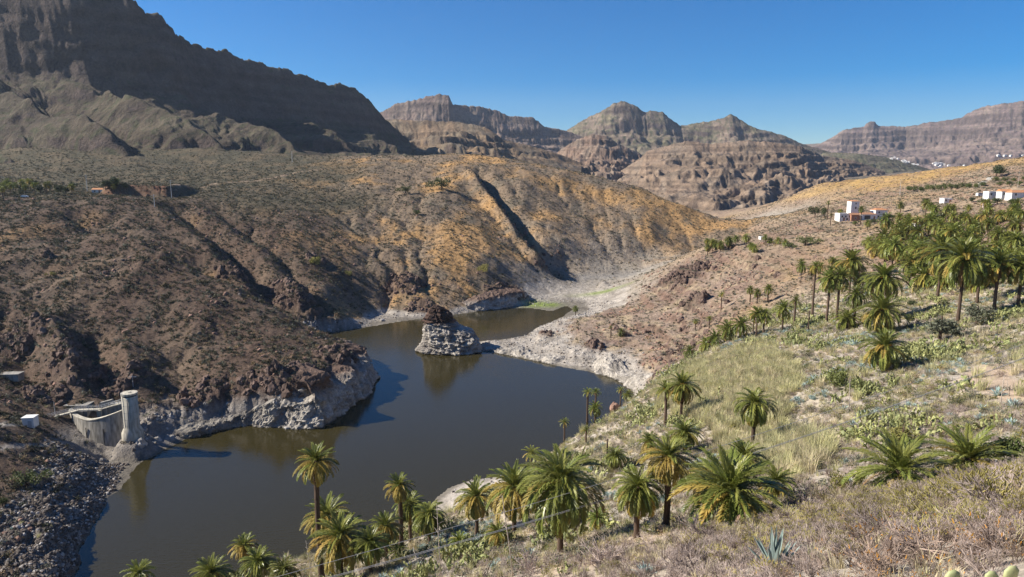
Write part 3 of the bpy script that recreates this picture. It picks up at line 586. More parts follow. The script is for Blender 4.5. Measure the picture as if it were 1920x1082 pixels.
M['orange_leaf'] = leaf_mat('withered_orange_leaf', (.62, .27, .03), (.55, .30, .05), .7, .3, .2)
M['pod'] = leaf_mat('spurge_tip', (.26, .24, .075), (.38, .31, .10), .7, .2, .25)
M['rock_red'] = plain_mat('red_rock', (.27, .165, .12), .95, .35, .8, .10, .2, .2)
M['rock_grey'] = plain_mat('grey_rock', (.33, .305, .275), .95, .4, 1.2, .08, .2, .3)
M['rock_dark'] = plain_mat('dark_rock', (.115, .094, .078), .95, .4, 1.2, .08, .2, .35)
M['rock_brown'] = plain_mat('brown_rock', (.135, .092, .072), .95, .4, 1.2, .1, .2, .3)
M['stalk'] = plain_mat('dry_stalk', (.42, .36, .30), .9, .3, 5)
M['wood'] = plain_mat('weathered_wood', (.36, .31, .26), .9, .35, 9, .01)
KIT = bpy.data.collections.new('plant_kit')

def frond_arrays(bend, pairs, lw, ll, seed, roll=0.0):
    """a feather leaf, length 1 along +x: arched midrib with two rows of leaflets"""
    r_ = random.Random(seed); v = []; f = []
    n = 9; pts = []; p = Vector((0, 0, 0)); seg = 1.0 / n
    for i in range(n + 1):
        pts.append(p.copy()); a = -bend * ((i + .5) / n) ** 1.25
        p = p + Vector((math.cos(a), 0, math.sin(a))) * seg
    def at(t):
        x = t * n; i = min(int(x), n - 1); return pts[i].lerp(pts[i + 1], x - i), (pts[i + 1] - pts[i]).normalized()
    for i in range(n + 1):
        _, tg = at(min(i / n, .999)); w = .016 * (1 - .8 * i / n); nn = Vector((-tg.z, 0, tg.x))
        v += [pts[i] + Vector((0, w, 0)), pts[i] + nn * w * .9, pts[i] - Vector((0, w, 0)), pts[i] - nn * w * .5]
    for i in range(n):
        for k in range(4): f.append((i * 4 + k, i * 4 + (k + 1) % 4, i * 4 + 4 + (k + 1) % 4, i * 4 + 4 + k))
    for j in range(pairs):
        t = .10 + .89 * (j + .5 * r_.random()) / pairs; c, tg = at(t); nn = Vector((-tg.z, 0, tg.x))
        L = ll * (math.sin(math.pi * min(.98, .10 + .82 * t)) ** .6) * r_.uniform(.85, 1.1)
        for sg in (-1, 1):
            va = r_.uniform(.15, .75); fa = lerp(.95, .45, t) + r_.uniform(-.12, .12)
            d = (tg * math.cos(fa) + (Vector((0, sg, 0)) * math.cos(va) + nn * math.sin(va)) * math.sin(fa)).normalized()
            e = c + d * L + Vector((0, 0, -.22 * L)); mid = c + d * L * .5
            side = d.cross(nn).normalized() * lw
            b = len(v); v += [c - side * .5, mid - side, e, mid + side]; f.append((b, b + 1, b + 2, b + 3))
    return np.array([tuple(q) for q in v]), f
FR = {}
for bi, bd in enumerate((.75, 1.2, 1.7)):
    for mi, mn in enumerate(('frond_green', 'frond_yellow', 'frond_dead')):
        v_, f_ = frond_arrays(bd, 54, .0125 if mi < 2 else .007, .185 if mi < 2 else .13, 5 + bi * 3 + mi)
        FR[bi, mi] = mesh_np('frond', v_, f_, [M[mn]], False)
def crown_plan(n, look, rr):
    """list of (azimuth, elevation, length, bend index, leaf state); look 0 lush, 1 yellowing, 2 sparse, 3 drooping"""
    out = []
    for i in range(n):
        f = (i + rr.random() * .6) / n
        el = math.radians(lerp(82, {0: -38, 1: -55, 2: -20, 3: -50, 4: -60}[look], f ** .85) + rr.uniform(-9, 9))
        bi = 0 if f < .25 else (1 if f < .62 else 2)
        if look == 3: bi = min(2, bi + 1)
        if look == 2: bi = max(0, bi - 1)
        st = 0
        if f > {0: .84, 1: .50, 2: .85, 3: .76, 4: .30}[look] and rr.random() < .8: st = 1
        if st == 0 and f > .35 and rr.random() < .12: st = 1
        if f > {0: .95, 1: .85, 2: .95, 3: .93, 4: .80}[look]: st = 2
        out.append((i * 2.39996 + rr.uniform(-.25, .25), el, lerp(.72, 1.0, min(1, f * 2.5)) * rr.uniform(.9, 1.08) * (.9 if st == 2 else 1), bi, st))
    if look in (1, 3, 4):      # skirt of hanging dead leaves
        for i in range(10 if look == 3 else 16): out.append((i * 2.1 + rr.uniform(-.3, .3), math.radians(rr.uniform(-84, -58)), rr.uniform(.42, .75), 0, 2 if rr.random() < .7 else 1))
    return out
def fmat(az, el, ln): return Matrix.Rotation(az, 4, 'Z') @ Matrix.Rotation(-el, 4, 'Y') @ Matrix.Scale(ln, 4)
CROWN = {}
for look in range(5):
    for var in range(3):
        rr = random.Random(100 + look * 10 + var); V_ = []; F_ = []; I_ = []
        for az, el, ln, bi, st in crown_plan({0: 54, 1: 52, 2: 32, 3: 58, 4: 50}[look], look, rr):
            v_, f_ = frond_arrays((.75, 1.2, 1.7)[bi], 18, .026 if st < 2 else .014, .19 if st < 2 else .14, rr.randrange(99))
            mm = np.array(fmat(az, el, ln).to_3x3()); b = len(V_) and sum(len(a) for a in V_)
            V_.append(v_ @ mm.T + np.array([0, 0, .02])); F_ += [tuple(i + b for i in q) for q in f_]; I_ += [st] * len(f_)
        mb = MB().lathe([(.045, -.12), (.075, -.05), (.06, .03), (.02, .08)], n=7)
        b = sum(len(a) for a in V_); V_.append(np.array(mb.v)); F_ += [tuple(i + b for i in q) for q in mb.f]; I_ += [3] * len(mb.f)
        CROWN[look, var] = mesh_np('palm_crown', np.concatenate(V_), F_, [M['frond_green'], M['frond_yellow'], M['frond_dead'], M['trunk']], False, matidx=I_)
def heart_mesh(orange):
    mb = MB().lathe([(.05, -.16), (.085, -.10), (.10, -.03), (.075, .04), (.03, .10)], n=10); n0 = len(mb.f)
    rr = random.Random(4)
    for k in range(9 if orange else 0):
        a = k * .7; e = rr.uniform(.1, .6)
        d = Vector((math.cos(a) * math.cos(e), math.sin(a) * math.cos(e), math.sin(e)))
        mb.tube([d * .06, d * .22, d * .30 + Vector((0, 0, -.05))], [.012, .03, .018], 5)
    return mesh_np('crown', mb.v, mb.f, [M['trunk'], M['fruit']], True, matidx=[0] * n0 + [1] * (len(mb.f) - n0))
HEART = {k: heart_mesh(k) for k in (False, True)}
TRUNK = []
for k in range(4):
    rr = random.Random(k); prof = []; pts = []; rs = []
    cx, cy_ = rr.uniform(-.03, .03), rr.uniform(-.03, .03)
    for i in range(25):
        t_ = i / 24; pts.append((cx * math.sin(t_ * 3.1), cy_ * math.sin(t_ * 2.6), t_))
        rs.append((1.25 - .35 * min(1, t_ * 4) + .12 * (t_ > .9)) * (1 + .07 * (i % 2)))
    mb = MB()
    for i, (p_, r_) in enumerate(zip(pts, rs)):
        for a in range(9): mb.v.append((p_[0] * 14 + r_ * math.cos(a * 2 * math.pi / 9), p_[1] * 14 + r_ * math.sin(a * 2 * math.pi / 9), p_[2]))
    mb.f = [(i * 9 + a, i * 9 + (a + 1) % 9, (i + 1) * 9 + (a + 1) % 9, (i + 1) * 9 + a) for i in range(24) for a in range(9)] + [tuple(24 * 9 + a for a in range(9))]
    TRUNK.append((mb.mesh('trunk', M['trunk'], True), (pts[-1][0] * 14, pts[-1][1] * 14)))

PALM_XY = []
def palm_at(base, h, R_, look, near, label, group=None, trunk_r=None, orange=False, seed=None):
    rr = random.Random(seed if seed is not None else int(abs(base.x * 37 + base.y * 11)))
    root = empty('palm_tree', base, rr.uniform(0, 6.28)); tag(root, label, 'palm', group)
    PALM_XY.append((base.x, base.y))
    tr = trunk_r or (.16 + .018 * min(h, 10)); top = Vector((0, 0, h))
    if h > .5:
        me, (ox, oy) = rr.choice(TRUNK)
        o = obj('trunk', me, root); o.scale = (tr, tr, h + .4); o.location = (0, 0, -.4); top = Vector((ox * tr, oy * tr, h))
    if near:
        c = obj('crown', HEART[orange], root); c.location = top; c.scale = (R_ * 1.17,) * 3
        for az, el, ln, bi, st in crown_plan(78 if look != 2 else 46, look, rr):
            o = obj('frond', FR[bi, st], c); o.matrix_local = fmat(az, el, ln) 
    else:
        c = obj('crown', CROWN[look, rr.randrange(3)], root); c.location = top; c.scale = (R_ * 1.28, R_ * 1.28, R_ * 1.28 * rr.uniform(.92, 1.12)); c.rotation_euler = (rr.uniform(-.08, .08), rr.uniform(-.08, .08), rr.uniform(0, 6.28))
    return root
def palm(px, crow, bpx, brow, wpx, look, near, label, group=None, orange=False, tr=None):
    b = pick(bpx, brow); a = math.atan2(ZC - b.z, b.y); d = b.y * math.cos(PITCH) + (ZC - b.z) * math.sin(PITCH)
    h = max(.25, (brow - crow) * d / FPX / math.cos(a) * .97)
    return palm_at(b, h, wpx / 2 * d / FPX, look, near, label, group, tr, orange)

# ------------------------------------------------------------------ shrub, cactus, grass and rock meshes
def clump(n, r, leaf, mat, seed, flat_=.75, top=1.0, name='shrub'):
    """leafy shrub: a few uneven lobes filled with leaf-sized faces"""
    g = np.random.default_rng(seed); lob = g.normal(0, .42, (6, 3)) * [1, 1, .5]; lob[:, 2] = np.abs(lob[:, 2]) + .25
    v = []; 
    c = lob[g.integers(0, 6, n)] + (lambda d: d / np.linalg.norm(d, axis=1, keepdims=True))(g.normal(0, 1, (n, 3))) * (g.random((n, 1)) ** .45) * .48
    c[:, 2] = np.abs(c[:, 2]) * flat_; c *= r
    a = g.normal(0, 1, (n, 3)); a /= np.linalg.norm(a, axis=1, keepdims=True); b = np.cross(a, g.normal(0, 1, (n, 3))); b /= np.linalg.norm(b, axis=1, keepdims=True)
    s_ = leaf * r * g.uniform(.6, 1.3, (n, 1))
    q = np.stack([c - a * s_, c + b * s_ * .5, c + a * s_, c - b * s_ * .5], 1).reshape(-1, 3)
    return mesh_np(name, q, np.arange(n * 4).reshape(-1, 4), [mat], False)
def twigs(n, r, mat, seed, tip=None, name='shrub', thick=.010, tipn=0.5):
    """leafless, much-branched shrub made of three-sided tapering twigs"""
    rr = random.Random(seed); V_ = []; F_ = []; I_ = []
    def stick(a, b, r0, r1, mi):
        t_ = (b - a).normalized(); s1 = t_.orthogonal().normalized(); s2 = t_.cross(s1); k = len(V_)
        for p_, q_ in ((a, r0), (b, r1)):
            for j in range(3): V_.append(p_ + (s1 * math.cos(j * 2.094) + s2 * math.sin(j * 2.094)) * q_)
        for j in range(3): F_.append((k + j, k + (j + 1) % 3, k + 3 + (j + 1) % 3, k + 3 + j)); I_.append(mi)
    def grow(p_, d, L, lev):
        e = p_ + d * L; stick(p_, e, thick * (1.6, 1.1, .75, .55)[lev], thick * (1.1, .75, .55, .35)[lev], 0)
        if lev < 3:
            for _ in range(rr.choice((2, 3, 3) if lev < 2 else (2, 2, 3))):
                nd_ = (d + Vector((rr.gauss(0, .5), rr.gauss(0, .5), rr.gauss(.12, .35)))).normalized()
                grow(p_ + d * L * rr.uniform(.55, 1), nd_, L * rr.uniform(.55, .85), lev + 1)
        elif tip and rr.random() < tipn:
            stick(e, e + (d + Vector((rr.gauss(0, .3), rr.gauss(0, .3), .5))).normalized() * .09 * r, .016 * r, .007 * r, 1)
    for i in range(n):
        a = rr.uniform(0, 6.28); e = rr.uniform(.25, 1.35)
        d = Vector((math.cos(a) * math.cos(e), math.sin(a) * math.cos(e), math.sin(e)))
        grow(Vector((rr.gauss(0, .08), rr.gauss(0, .08), 0)) * r, d, .40 * r * rr.uniform(.7, 1.15), 0)
    return mesh_np(name, [tuple(p_) for p_ in V_], F_, [mat] + ([tip] if tip else []), False, matidx=I_)
def agave(n, seed):
    rr = random.Random(seed); mb = MB()
    for i in range(n):
        f = i / n; az = i * 2.4 + rr.uniform(-.2, .2); el = math.radians(lerp(85, 12, f ** .8) + rr.uniform(-8, 8)); L = rr.uniform(.75, 1.05) * lerp(.8, 1, f)
        R_ = Matrix.Rotation(az, 3, 'Z') @ Matrix.Rotation(-el, 3, 'Y')
        pr = [(0, .055, .02), (.35, .085, .035), (.7, .055, .02), (1.0, .002, .0)]; b = len(mb.v); dr = rr.uniform(-.12, .1)
        for x, w, th in pr:
            for yy, zz in ((w, th), (0, -th * .6), (-w, th)): mb.v.append(tuple(R_ @ Vector((x * L + .04, yy, zz + dr * x * x))))
        for k in range(3): mb.f += [(b + k * 3, b + k * 3 + 1, b + k * 3 + 4, b + k * 3 + 3), (b + k * 3 + 1, b + k * 3 + 2, b + k * 3 + 5, b + k * 3 + 4)]
    return mb.mesh('agave_rosette', M['agave'])
def pad_arrays(mb, c, R_, L, w, th):
    n = 8; b = len(mb.v); mb.v.append(tuple(c))
    for lay, s_ in ((1, .62), (0, 1.0), (-1, .62)):
        for k in range(n):
            a = 2 * math.pi * k / n; mb.v.append(tuple(c + R_ @ Vector((math.cos(a) * w * s_, lay * th, L * .5 + math.sin(a) * L * .5 * s_))))
    f0, f2 = len(mb.v), len(mb.v) + 1
    mb.v.append(tuple(c + R_ @ Vector((0, th * 1.2, L * .5)))); mb.v.append(tuple(c + R_ @ Vector((0, -th * 1.2, L * .5))))
    for k in range(n):
        k2 = (k + 1) % n
        for l in range(2): mb.f.append((b + 1 + l * n + k, b + 1 + l * n + k2, b + 1 + (l + 1) * n + k2, b + 1 + (l + 1) * n + k))
        mb.f.append((b + 1 + k2, b + 1 + k, f0)); mb.f.append((b + 1 + 2 * n + k, b + 1 + 2 * n + k2, f2))
def pear_mesh(n, seed, mat):
    rr = random.Random(seed); mb = MB()
    def grow(c, R_, L, lev):
        pad_arrays(mb, c, R_, L, L * .36, L * .055)
        if lev < 3:
            for _ in range(rr.choice((1, 2, 2))):
                x = rr.uniform(-.25, .25); tip = c + R_ @ Vector((x * L, 0, L * (.97 - abs(x) * .5)))
                grow(tip, R_ @ Matrix.Rotation(-x * 3 + rr.uniform(-.3, .3), 3, 'Y') @ Matrix.Rotation(rr.uniform(-.6, .6), 3, 'X') @ Matrix.Rotation(rr.uniform(-1.2, 1.2), 3, 'Z'), L * rr.uniform(.75, .95), lev + 1)
    for _ in range(n):
        grow(Vector((rr.gauss(0, .35), rr.gauss(0, .35), -.05)), Matrix.Rotation(rr.uniform(0, 6.28), 3, 'Z') @ Matrix.Rotation(rr.uniform(-.6, .6), 3, 'X'), rr.uniform(.28, .38), 0)
    return mb.mesh('cactus_pads', mat)
def blades(n, h, spread, w, mat, seed, droop=.35, name='grass'):
    g = np.random.default_rng(seed); az = g.random(n) * 6.283; r0 = g.random(n) ** .5 * spread * .45; L = h * g.uniform(.5, 1.1, n); ln = g.uniform(.05, .65, n)
    bx_, by_ = r0 * np.cos(az), r0 * np.sin(az); a2 = az + g.normal(0, .7, n); dx, dy = np.cos(a2), np.sin(a2)
    sx, sy = -np.sin(a2) * w, np.cos(a2) * w
    m_ = np.stack([bx_ + dx * ln * L * .4, by_ + dy * ln * L * .4, L * .62], -1); tp = np.stack([bx_ + dx * ln * L * (.9 + droop), by_ + dy * ln * L * (.9 + droop), L * (1 - .3 * ln)], -1)
    b0 = np.stack([bx_, by_, np.zeros(n) - .03], -1); sd_ = np.stack([sx, sy, np.zeros(n)], -1)
    q = np.stack([b0 - sd_, b0 + sd_, m_ + sd_ * .8, m_ - sd_ * .8, tp], 1).reshape(-1, 3); k = np.arange(n)[:, None] * 5
    fs = [tuple(x) for x in (k + np.array([0, 1, 2, 3])).tolist()] + [tuple(x) for x in (k + np.array([3, 2, 4])).tolist()]
    return mesh_np(name, q, fs, [mat], False)
def rock_mesh(seed, mat, sub=2, sq=(1, 1, .7), amp=.35, name='rock', freq=1.3):
    import bmesh
    bm = bmesh.new(); bmesh.ops.create_icosphere(bm, subdivisions=sub, radius=1)
    v = np.array([tuple(x.co) for x in bm.verts]); f = [tuple(x.index for x in q.verts) for q in bm.faces]; bm.free()
    nz = noise3(v + seed * 3.7, freq, seed); v = v * (1 + amp * nz)[:, None]
    rr = np.random.default_rng(seed)
    for _ in range(5):
        d = rr.normal(0, 1, 3); d /= np.linalg.norm(d); h = .72 + .2 * rr.random(); over = np.maximum(v @ d - h, 0); v -= over[:, None] * d * .85
    return mesh_np(name, v * np.array(sq), f, [mat], False)
def kit(*ms):
    out = []
    for me in ms: o = bpy.data.objects.new(me.name, me); KIT.objects.link(o); out.append(o)
    return out

# ------------------------------------------------------------------ scattering of what nobody could count
def scatter(name, pts, sc, src, label, cat, seed=1, tilt=.12):
    g = np.random.default_rng(seed); n = len(pts)
    me = bpy.data.meshes.new(name); me.vertices.add(n); me.vertices.foreach_set('co', np.asarray(pts, np.float32).ravel())
    a = me.attributes.new('sc', 'FLOAT_VECTOR', 'POINT'); s3 = np.repeat(np.asarray(sc, np.float32)[:, None], 3, 1); s3[:, 2] *= g.uniform(.8, 1.25, n); a.data.foreach_set('vector', s3.astype(np.float32).ravel())
    a = me.attributes.new('ro', 'FLOAT_VECTOR', 'POINT'); ro = np.stack([g.normal(0, tilt, n), g.normal(0, tilt, n), g.random(n) * 6.283], -1).astype(np.float32); a.data.foreach_set('vector', ro.ravel())
    a = me.attributes.new('ix', 'INT', 'POINT'); a.data.foreach_set('value', g.integers(0, len(src), n).astype(np.int32))
    o = obj(name, me); tag(o, label, cat, kind='stuff')
    cl_ = bpy.data.collections.new(name + '_kit')
    for i, s_ in enumerate(src): cl_.objects.link(s_)
    ng = bpy.data.node_groups.new(name, 'GeometryNodeTree')
    ng.interface.new_socket('Geometry', in_out='INPUT', socket_type='NodeSocketGeometry'); ng.interface.new_socket('Geometry', in_out='OUTPUT', socket_type='NodeSocketGeometry')
    N = ng.nodes; gi = N.new('NodeGroupInput'); go = N.new('NodeGroupOutput'); ip = N.new('GeometryNodeInstanceOnPoints'); ci_ = N.new('GeometryNodeCollectionInfo')
    ci_.inputs['Collection'].default_value = cl_; ci_.inputs['Separate Children'].default_value = True; ci_.inputs['Reset Children'].default_value = True
    def at(nm, ty):
        q_ = N.new('GeometryNodeInputNamedAttribute'); q_.data_type = ty; q_.inputs['Name'].default_value = nm; return q_.outputs[0]
    er = N.new('FunctionNodeEulerToRotation'); L = ng.links.new
    L(gi.outputs[0], ip.inputs['Points']); L(ci_.outputs[0], ip.inputs['Instance']); ip.inputs['Pick Instance'].default_value = True
    L(at('ix', 'INT'), ip.inputs['Instance Index']); L(at('ro', 'FLOAT_VECTOR'), er.inputs[0]); L(er.outputs[0], ip.inputs['Rotation']); L(at('sc', 'FLOAT_VECTOR'), ip.inputs['Scale'])
    L(ip.outputs[0], go.inputs[0])
    md = o.modifiers.new('scatter', 'NODES'); md.node_group = ng
    return o
dU = np.gradient(UU)[:, None]; dV = np.gradient(VV)[None, :]
AREA = dU * dV * Yg ** 2 * (np.abs(U) < .93)
def sample(mask, n, seed, smin, smax, pw=2.0, zoff=-.03):
    g = np.random.default_rng(seed); w = (AREA * np.clip(mask, 0, None)).ravel(); c = np.cumsum(w)
    k = np.searchsorted(c, g.random(n) * c[-1]); i, j = np.unravel_index(np.minimum(k, w.size - 1), Xg.shape)
    u = UU[i] + (g.random(n) - .5) * dU[i, 0]; v = VV[j] + (g.random(n) - .5) * dV[0, j]
    y = np.exp(v); x = u * y; z = hz(x, y); s_ = smin + (smax - smin) * g.random(n) ** pw
    return np.stack([x, y, z + zoff * s_], -1), s_

# ------------------------------------------------------------------ rock pinnacle standing in the lake
def pinnacle():
    c0 = P(838, 655, 290); mpx = .235
    rows = [(-1.5, 840, 60, 10.5), (1, 841, 57, 10), (3, 843, 52, 9), (5.5, 845, 48, 8.2), (7.5, 843, 46, 7.4), (9, 837, 40, 6.6), (10.5, 829, 31, 5.8), (12, 826, 26, 5.2), (14, 825, 23, 4.8), (16, 824, 19, 4.2), (17.8, 822, 14, 3.2), (19, 820, 9, 2.2), (19.7, 818, 5, 1.4), (20, 818, 1, .4)]
    zs = np.concatenate([np.linspace(-1.5, 18, 110), np.linspace(18.1, 20, 14)]); n = 220
    zz = [r[0] for r in rows]; cx = np.interp(zs, zz, [(r[1] - 838) * mpx for r in rows]); hw = np.interp(zs, zz, [r[2] * mpx for r in rows]); hd = np.interp(zs, zz, [r[3] for r in rows])
    a = np.linspace(0, 2 * math.pi, n, endpoint=False); Aa, Zz = np.meshgrid(a, zs); ca, sa = np.cos(Aa), np.sin(Aa)
    k = (np.abs(ca) ** 3 + np.abs(sa) ** 3) ** (-1 / 3)
    X0 = cx[:, None] + hw[:, None] * ca * k; Y0 = hd[:, None] * sa * k
    pv = np.stack([X0, Y0, Zz * 1.0], -1).reshape(-1, 3)
    nz = noise3(pv, .16, 5, 4).reshape(Aa.shape) * 1.3 + .8 * noise3(pv * np.array([1, 1, 2.2]), .55, 9, 3).reshape(Aa.shape)
    lay = perlin(Zz * .75 + .25 * noise3(pv, .12, 31, 2).reshape(Aa.shape), Aa * 1.2, 77); step = .7 * lay
    amp = np.where(Zz > 18, np.clip((20 - Zz) / 2, 0, 1), 1)
    dsp = (nz * 1.35 + step * .22 + .5 * np.round(1.6 * perlin(Aa * 5, Zz / 3.2, 55)) / 1.6) * amp
    X1 = X0 + ca * dsp; Y1 = Y0 + sa * dsp; Z1 = Zz + .35 * noise3(pv, .5, 41, 2).reshape(Aa.shape) * amp * (Zz > 0)
    co = np.stack([X1 + c0.x, Y1 + c0.y, Z1], -1).reshape(-1, 3)
    tt = sstep(11.6, 12.6, Zz + .9 * noise3(pv, .3, 51, 2).reshape(Aa.shape))[..., None]; g = sstep(-.5, .6, nz)[..., None]
    col = (C(.26, .235, .21) * (1 - g) + C(.42, .385, .335) * g) * (1 - tt) + (C(.075, .050, .040) * (1 - g) + C(.13, .082, .062) * g) * tt
    col = np.where((Zz < .35)[..., None], C(.10, .09, .075), col)
    m_ = len(zs); ii = np.arange(m_ * n).reshape(m_, n)
    q = np.stack([ii[:-1], np.roll(ii[:-1], -1, 1), np.roll(ii[1:], -1, 1), ii[1:]], -1).reshape(-1, 4)
    o = obj('rock_pinnacle', mesh_np('rock_pinnacle', co, q, [M['soil']], False, col.reshape(-1, 3)))
    tag(o, 'tall pale rock stack with a dark brown top rising from the lake', 'rock')
pinnacle()

# ------------------------------------------------------------------ bleached cliffs along the shore
def cliff(name, px_path, hfun, seed, ds=.42, lean=.45, amp=2.0, ringz=9.0, top=(.13, .09, .07)):
    w_ = np.array([Pw(*a) for a in px_path]); d = np.concatenate([[0], np.cumsum(np.hypot(*np.diff(w_, axis=0).T))]); n_ = int(d[-1] / ds)
    s_ = np.linspace(0, d[-1], n_); x = np.interp(s_, d, w_[:, 0]); y = np.interp(s_, d, w_[:, 1])
    k = np.ones(13) / 13; xs_ = np.convolve(np.pad(x, 6, 'edge'), k, 'valid'); ys_ = np.convolve(np.pad(y, 6, 'edge'), k, 'valid')
    tx, ty = np.gradient(xs_), np.gradient(ys_); ln = np.hypot(tx, ty); nx_, ny_ = -ty / ln, tx / ln      # inward (land on the left of the path)
    hh = hfun(s_ / d[-1]); m_ = 46; q = np.linspace(0, 1, m_)
    Sg, Qg = np.meshgrid(s_, q, indexing='ij'); hq = np.clip(Qg / .74, 0, 1); Zq = -1.2 + (hh[:, None] + 1.2) * hq + .25 * hh[:, None] * np.clip((Qg - .74) / .26, 0, 1)
    ins = lean * np.maximum(Zq, 0) * (.7 + .6 * (perlin(Sg / 9, Zq / 5, seed) + .3)) + 5.5 * np.clip((Qg - .74) / .26, 0, 1) ** 1.3
    fz = Zq + .15 * Sg
    dsp = amp * (1.0 * ridged(Sg / 7.5 + .5 * fbm(Sg / 5, fz / 4, 2, seed + 1), fz / 14, 4, seed + 2) + .55 * fbm(Sg / 2.6, fz / 1.9, 4, seed + 7) + .5 * np.round(2.2 * perlin(Sg / 3.5, fz / 2.4, seed + 13)) / 2.2)
    edge = sstep(0, 9, Sg) * sstep(d[-1], d[-1] - 9, Sg); off = -ins + dsp * edge - (1 - edge) * 4
    X1 = xs_[:, None] - nx_[:, None] * off; Y1 = ys_[:, None] - ny_[:, None] * off
    Z1 = Zq + 1.1 * fbm(Sg / 2.4, Qg * 11, 4, seed + 21) * sstep(.1, .3, Qg) - (1 - edge) * 2
    t_ = sstep(.75, 1.15, (Zq + 1.3 * fbm(Sg / 5, Zq / 3, 3, seed + 31)) / ringz)[..., None]; g = sstep(-.5, .8, dsp / amp)[..., None]
    col = (C(.20, .178, .155) * (1 - g) + C(.43, .395, .345) * g) * (1 - t_) + (C(*top) * (.7 + .6 * g)) * t_
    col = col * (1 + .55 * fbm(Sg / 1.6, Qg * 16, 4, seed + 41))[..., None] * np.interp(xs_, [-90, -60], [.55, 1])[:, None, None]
    col = np.where((Z1 < .25)[..., None], C(.10, .09, .075), col)
    ii = np.arange(n_ * m_).reshape(n_, m_); qd = np.stack([ii[:-1, :-1], ii[:-1, 1:], ii[1:, 1:], ii[1:, :-1]], -1).reshape(-1, 4)
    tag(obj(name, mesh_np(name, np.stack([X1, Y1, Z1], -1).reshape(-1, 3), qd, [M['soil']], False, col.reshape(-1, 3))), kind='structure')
cliff('headland_cliff', [(318, 838), (345, 826), (375, 814), (400, 808), (430, 800), (470, 797), (520, 800), (600, 803), (640, 775), (690, 740), (702, 712), (692, 688), (650, 662)], lambda t: np.interp(t, [0, .1, .2, .32, .42, .55, .65, .78, .9, 1], [1, 2.2, 4.5, 10, 11.5, 7.5, 8.5, 9, 6.5, 4]) * (1 + .25 * np.sin(t * 37)), 301, ringz=9.5)
cliff('far_shore_cliff', [(885, 587), (915, 582), (950, 577), (975, 572), (1000, 562)], lambda t: 5.0 + 2.5 * np.sin(t * 3.1), 331, ringz=6, amp=1.2)
cliff('spit_cliff', [(1085, 693), (1110, 699), (1150, 708), (1172, 722), (1188, 742)], lambda t: 3.2 + 1.6 * np.sin(t * 9), 351, lean=1.1, ringz=12, amp=1.1)
cliff('spit_ledge', [(868, 650), (890, 655), (930, 662), (1000, 676), (1060, 690)], lambda t: 1.1 + .5 * np.sin(t * 17), 361, lean=2.0, ringz=12, amp=.7)

# ------------------------------------------------------------------ dam works on the left shore
M['concrete'] = plain_mat('weathered_concrete', (.27, .25, .215), .9, .45, 1.4, .02, .2, zs=.22)
M['concrete_pale'] = plain_mat('pale_concrete', (.46, .42, .335), .9, .38, 1.6, .01, .2, zs=.16)
M['steel'] = plain_mat('grey_steel', (.42, .42, .42), .5, .1, 5)
M['white'] = plain_mat('white_limewash', (.70, .68, .64), .85, .10, .6)
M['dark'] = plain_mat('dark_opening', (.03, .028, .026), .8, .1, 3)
M['glass'] = plain_mat('window_glass', (.05, .06, .07), .15, .1, 3, 0, .5)
M['roof'] = plain_mat('orange_roof_tiles', (.47, .22, .105), .9, .2, 2.5)
M['roof_brown'] = plain_mat('brown_roof_tiles', (.34, .175, .10), .9, .2, 2.5)
M['brick'] = plain_mat('reddish_render', (.36, .185, .12), .9, .15, 1.5)
M['pink'] = plain_mat('pale_pink_render', (.62, .46, .44), .9, .1, 1)
M['cable'] = plain_mat('black_cable', (.035, .035, .035), .6, .1, 3)
M['cable_grey'] = plain_mat('grey_cable', (.28, .28, .29), .45, .1, 3)
tb = P(250, 822, 177); r0 = 1.95; ztop = P(247, 736, 177).z
tw = empty('intake_tower', (tb.x, tb.y, hz(tb.x, tb.y) - 1)); tag(tw, 'pale round concrete intake tower with a capped top above the dam wall', 'tower'); zb = tw.location.z
MB().lathe([(r0 * 1.45, -1.5), (r0 * 1.38, 3.2 - 0), (r0 * 1.06, 4.6), (r0, 5.2), (r0, ztop - zb - .9)], n=36).build('shaft', M['concrete_pale'], tw, True)
for k_ in range(1, 5): MB().lathe([(r0 * 1.008, 5.2 + k_ * 1.9), (r0 * 1.015, 5.23 + k_ * 1.9), (r0 * 1.008, 5.26 + k_ * 1.9)], n=36, cap=False).build('casting_joint', M['concrete'], tw)
mb = MB()
for k_ in range(34): mb.box((-r0 * .55, -r0 * .92, 4.8 + k_ * .3), (.42, .05, .05))
for x_ in (-.21, .21): mb.box((-r0 * .55 + x_, -r0 * .92, 4.8 + 5), (.05, .06, 10.2))
mb.build('ladder', M['steel'], tw)
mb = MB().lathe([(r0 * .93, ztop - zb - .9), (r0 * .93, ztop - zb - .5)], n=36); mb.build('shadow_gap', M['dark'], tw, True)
MB().lathe([(r0 * 1.06, ztop - zb - .52), (r0 * 1.06, ztop - zb), (r0 * .9, ztop - zb + .05)], n=36).build('cap_slab', M['concrete_pale'], tw)
MB().lathe([(.45, ztop - zb + .05), (.45, ztop - zb + .14)], (.2, 0, 0), 16).build('hatch', M['concrete'], tw)
mb = MB(); mb.box((r0 * .2, -r0 * 1.02, (ztop - zb) * .55), (.14, .12, (ztop - zb) * .7)); mb.build('drain_pipe', M['concrete'], tw)
dm = empty('dam_wall', (P(190, 800, 181).x, 181, 0)); tag(dm, 'curved grey concrete dam wall beside the round tower', 'dam'); O = Vector(dm.location)
A0 = P(132, 790, 186); B0 = P(238, 800, 178.5); arc = []
for i in range(25):
    s_ = i / 24; p_ = A0.lerp(B0, s_); nrm_ = Vector((-(B0 - A0).y, (B0 - A0).x, 0)).normalized() * -1
    p_ = p_ + nrm_ * 3.4 * 4 * s_ * (1 - s_); arc.append((p_, lerp(9.2, 8.6, min(1, s_ * 2)) + 3.4 * max(0, (s_ - .5) * 2) ** 1.6))
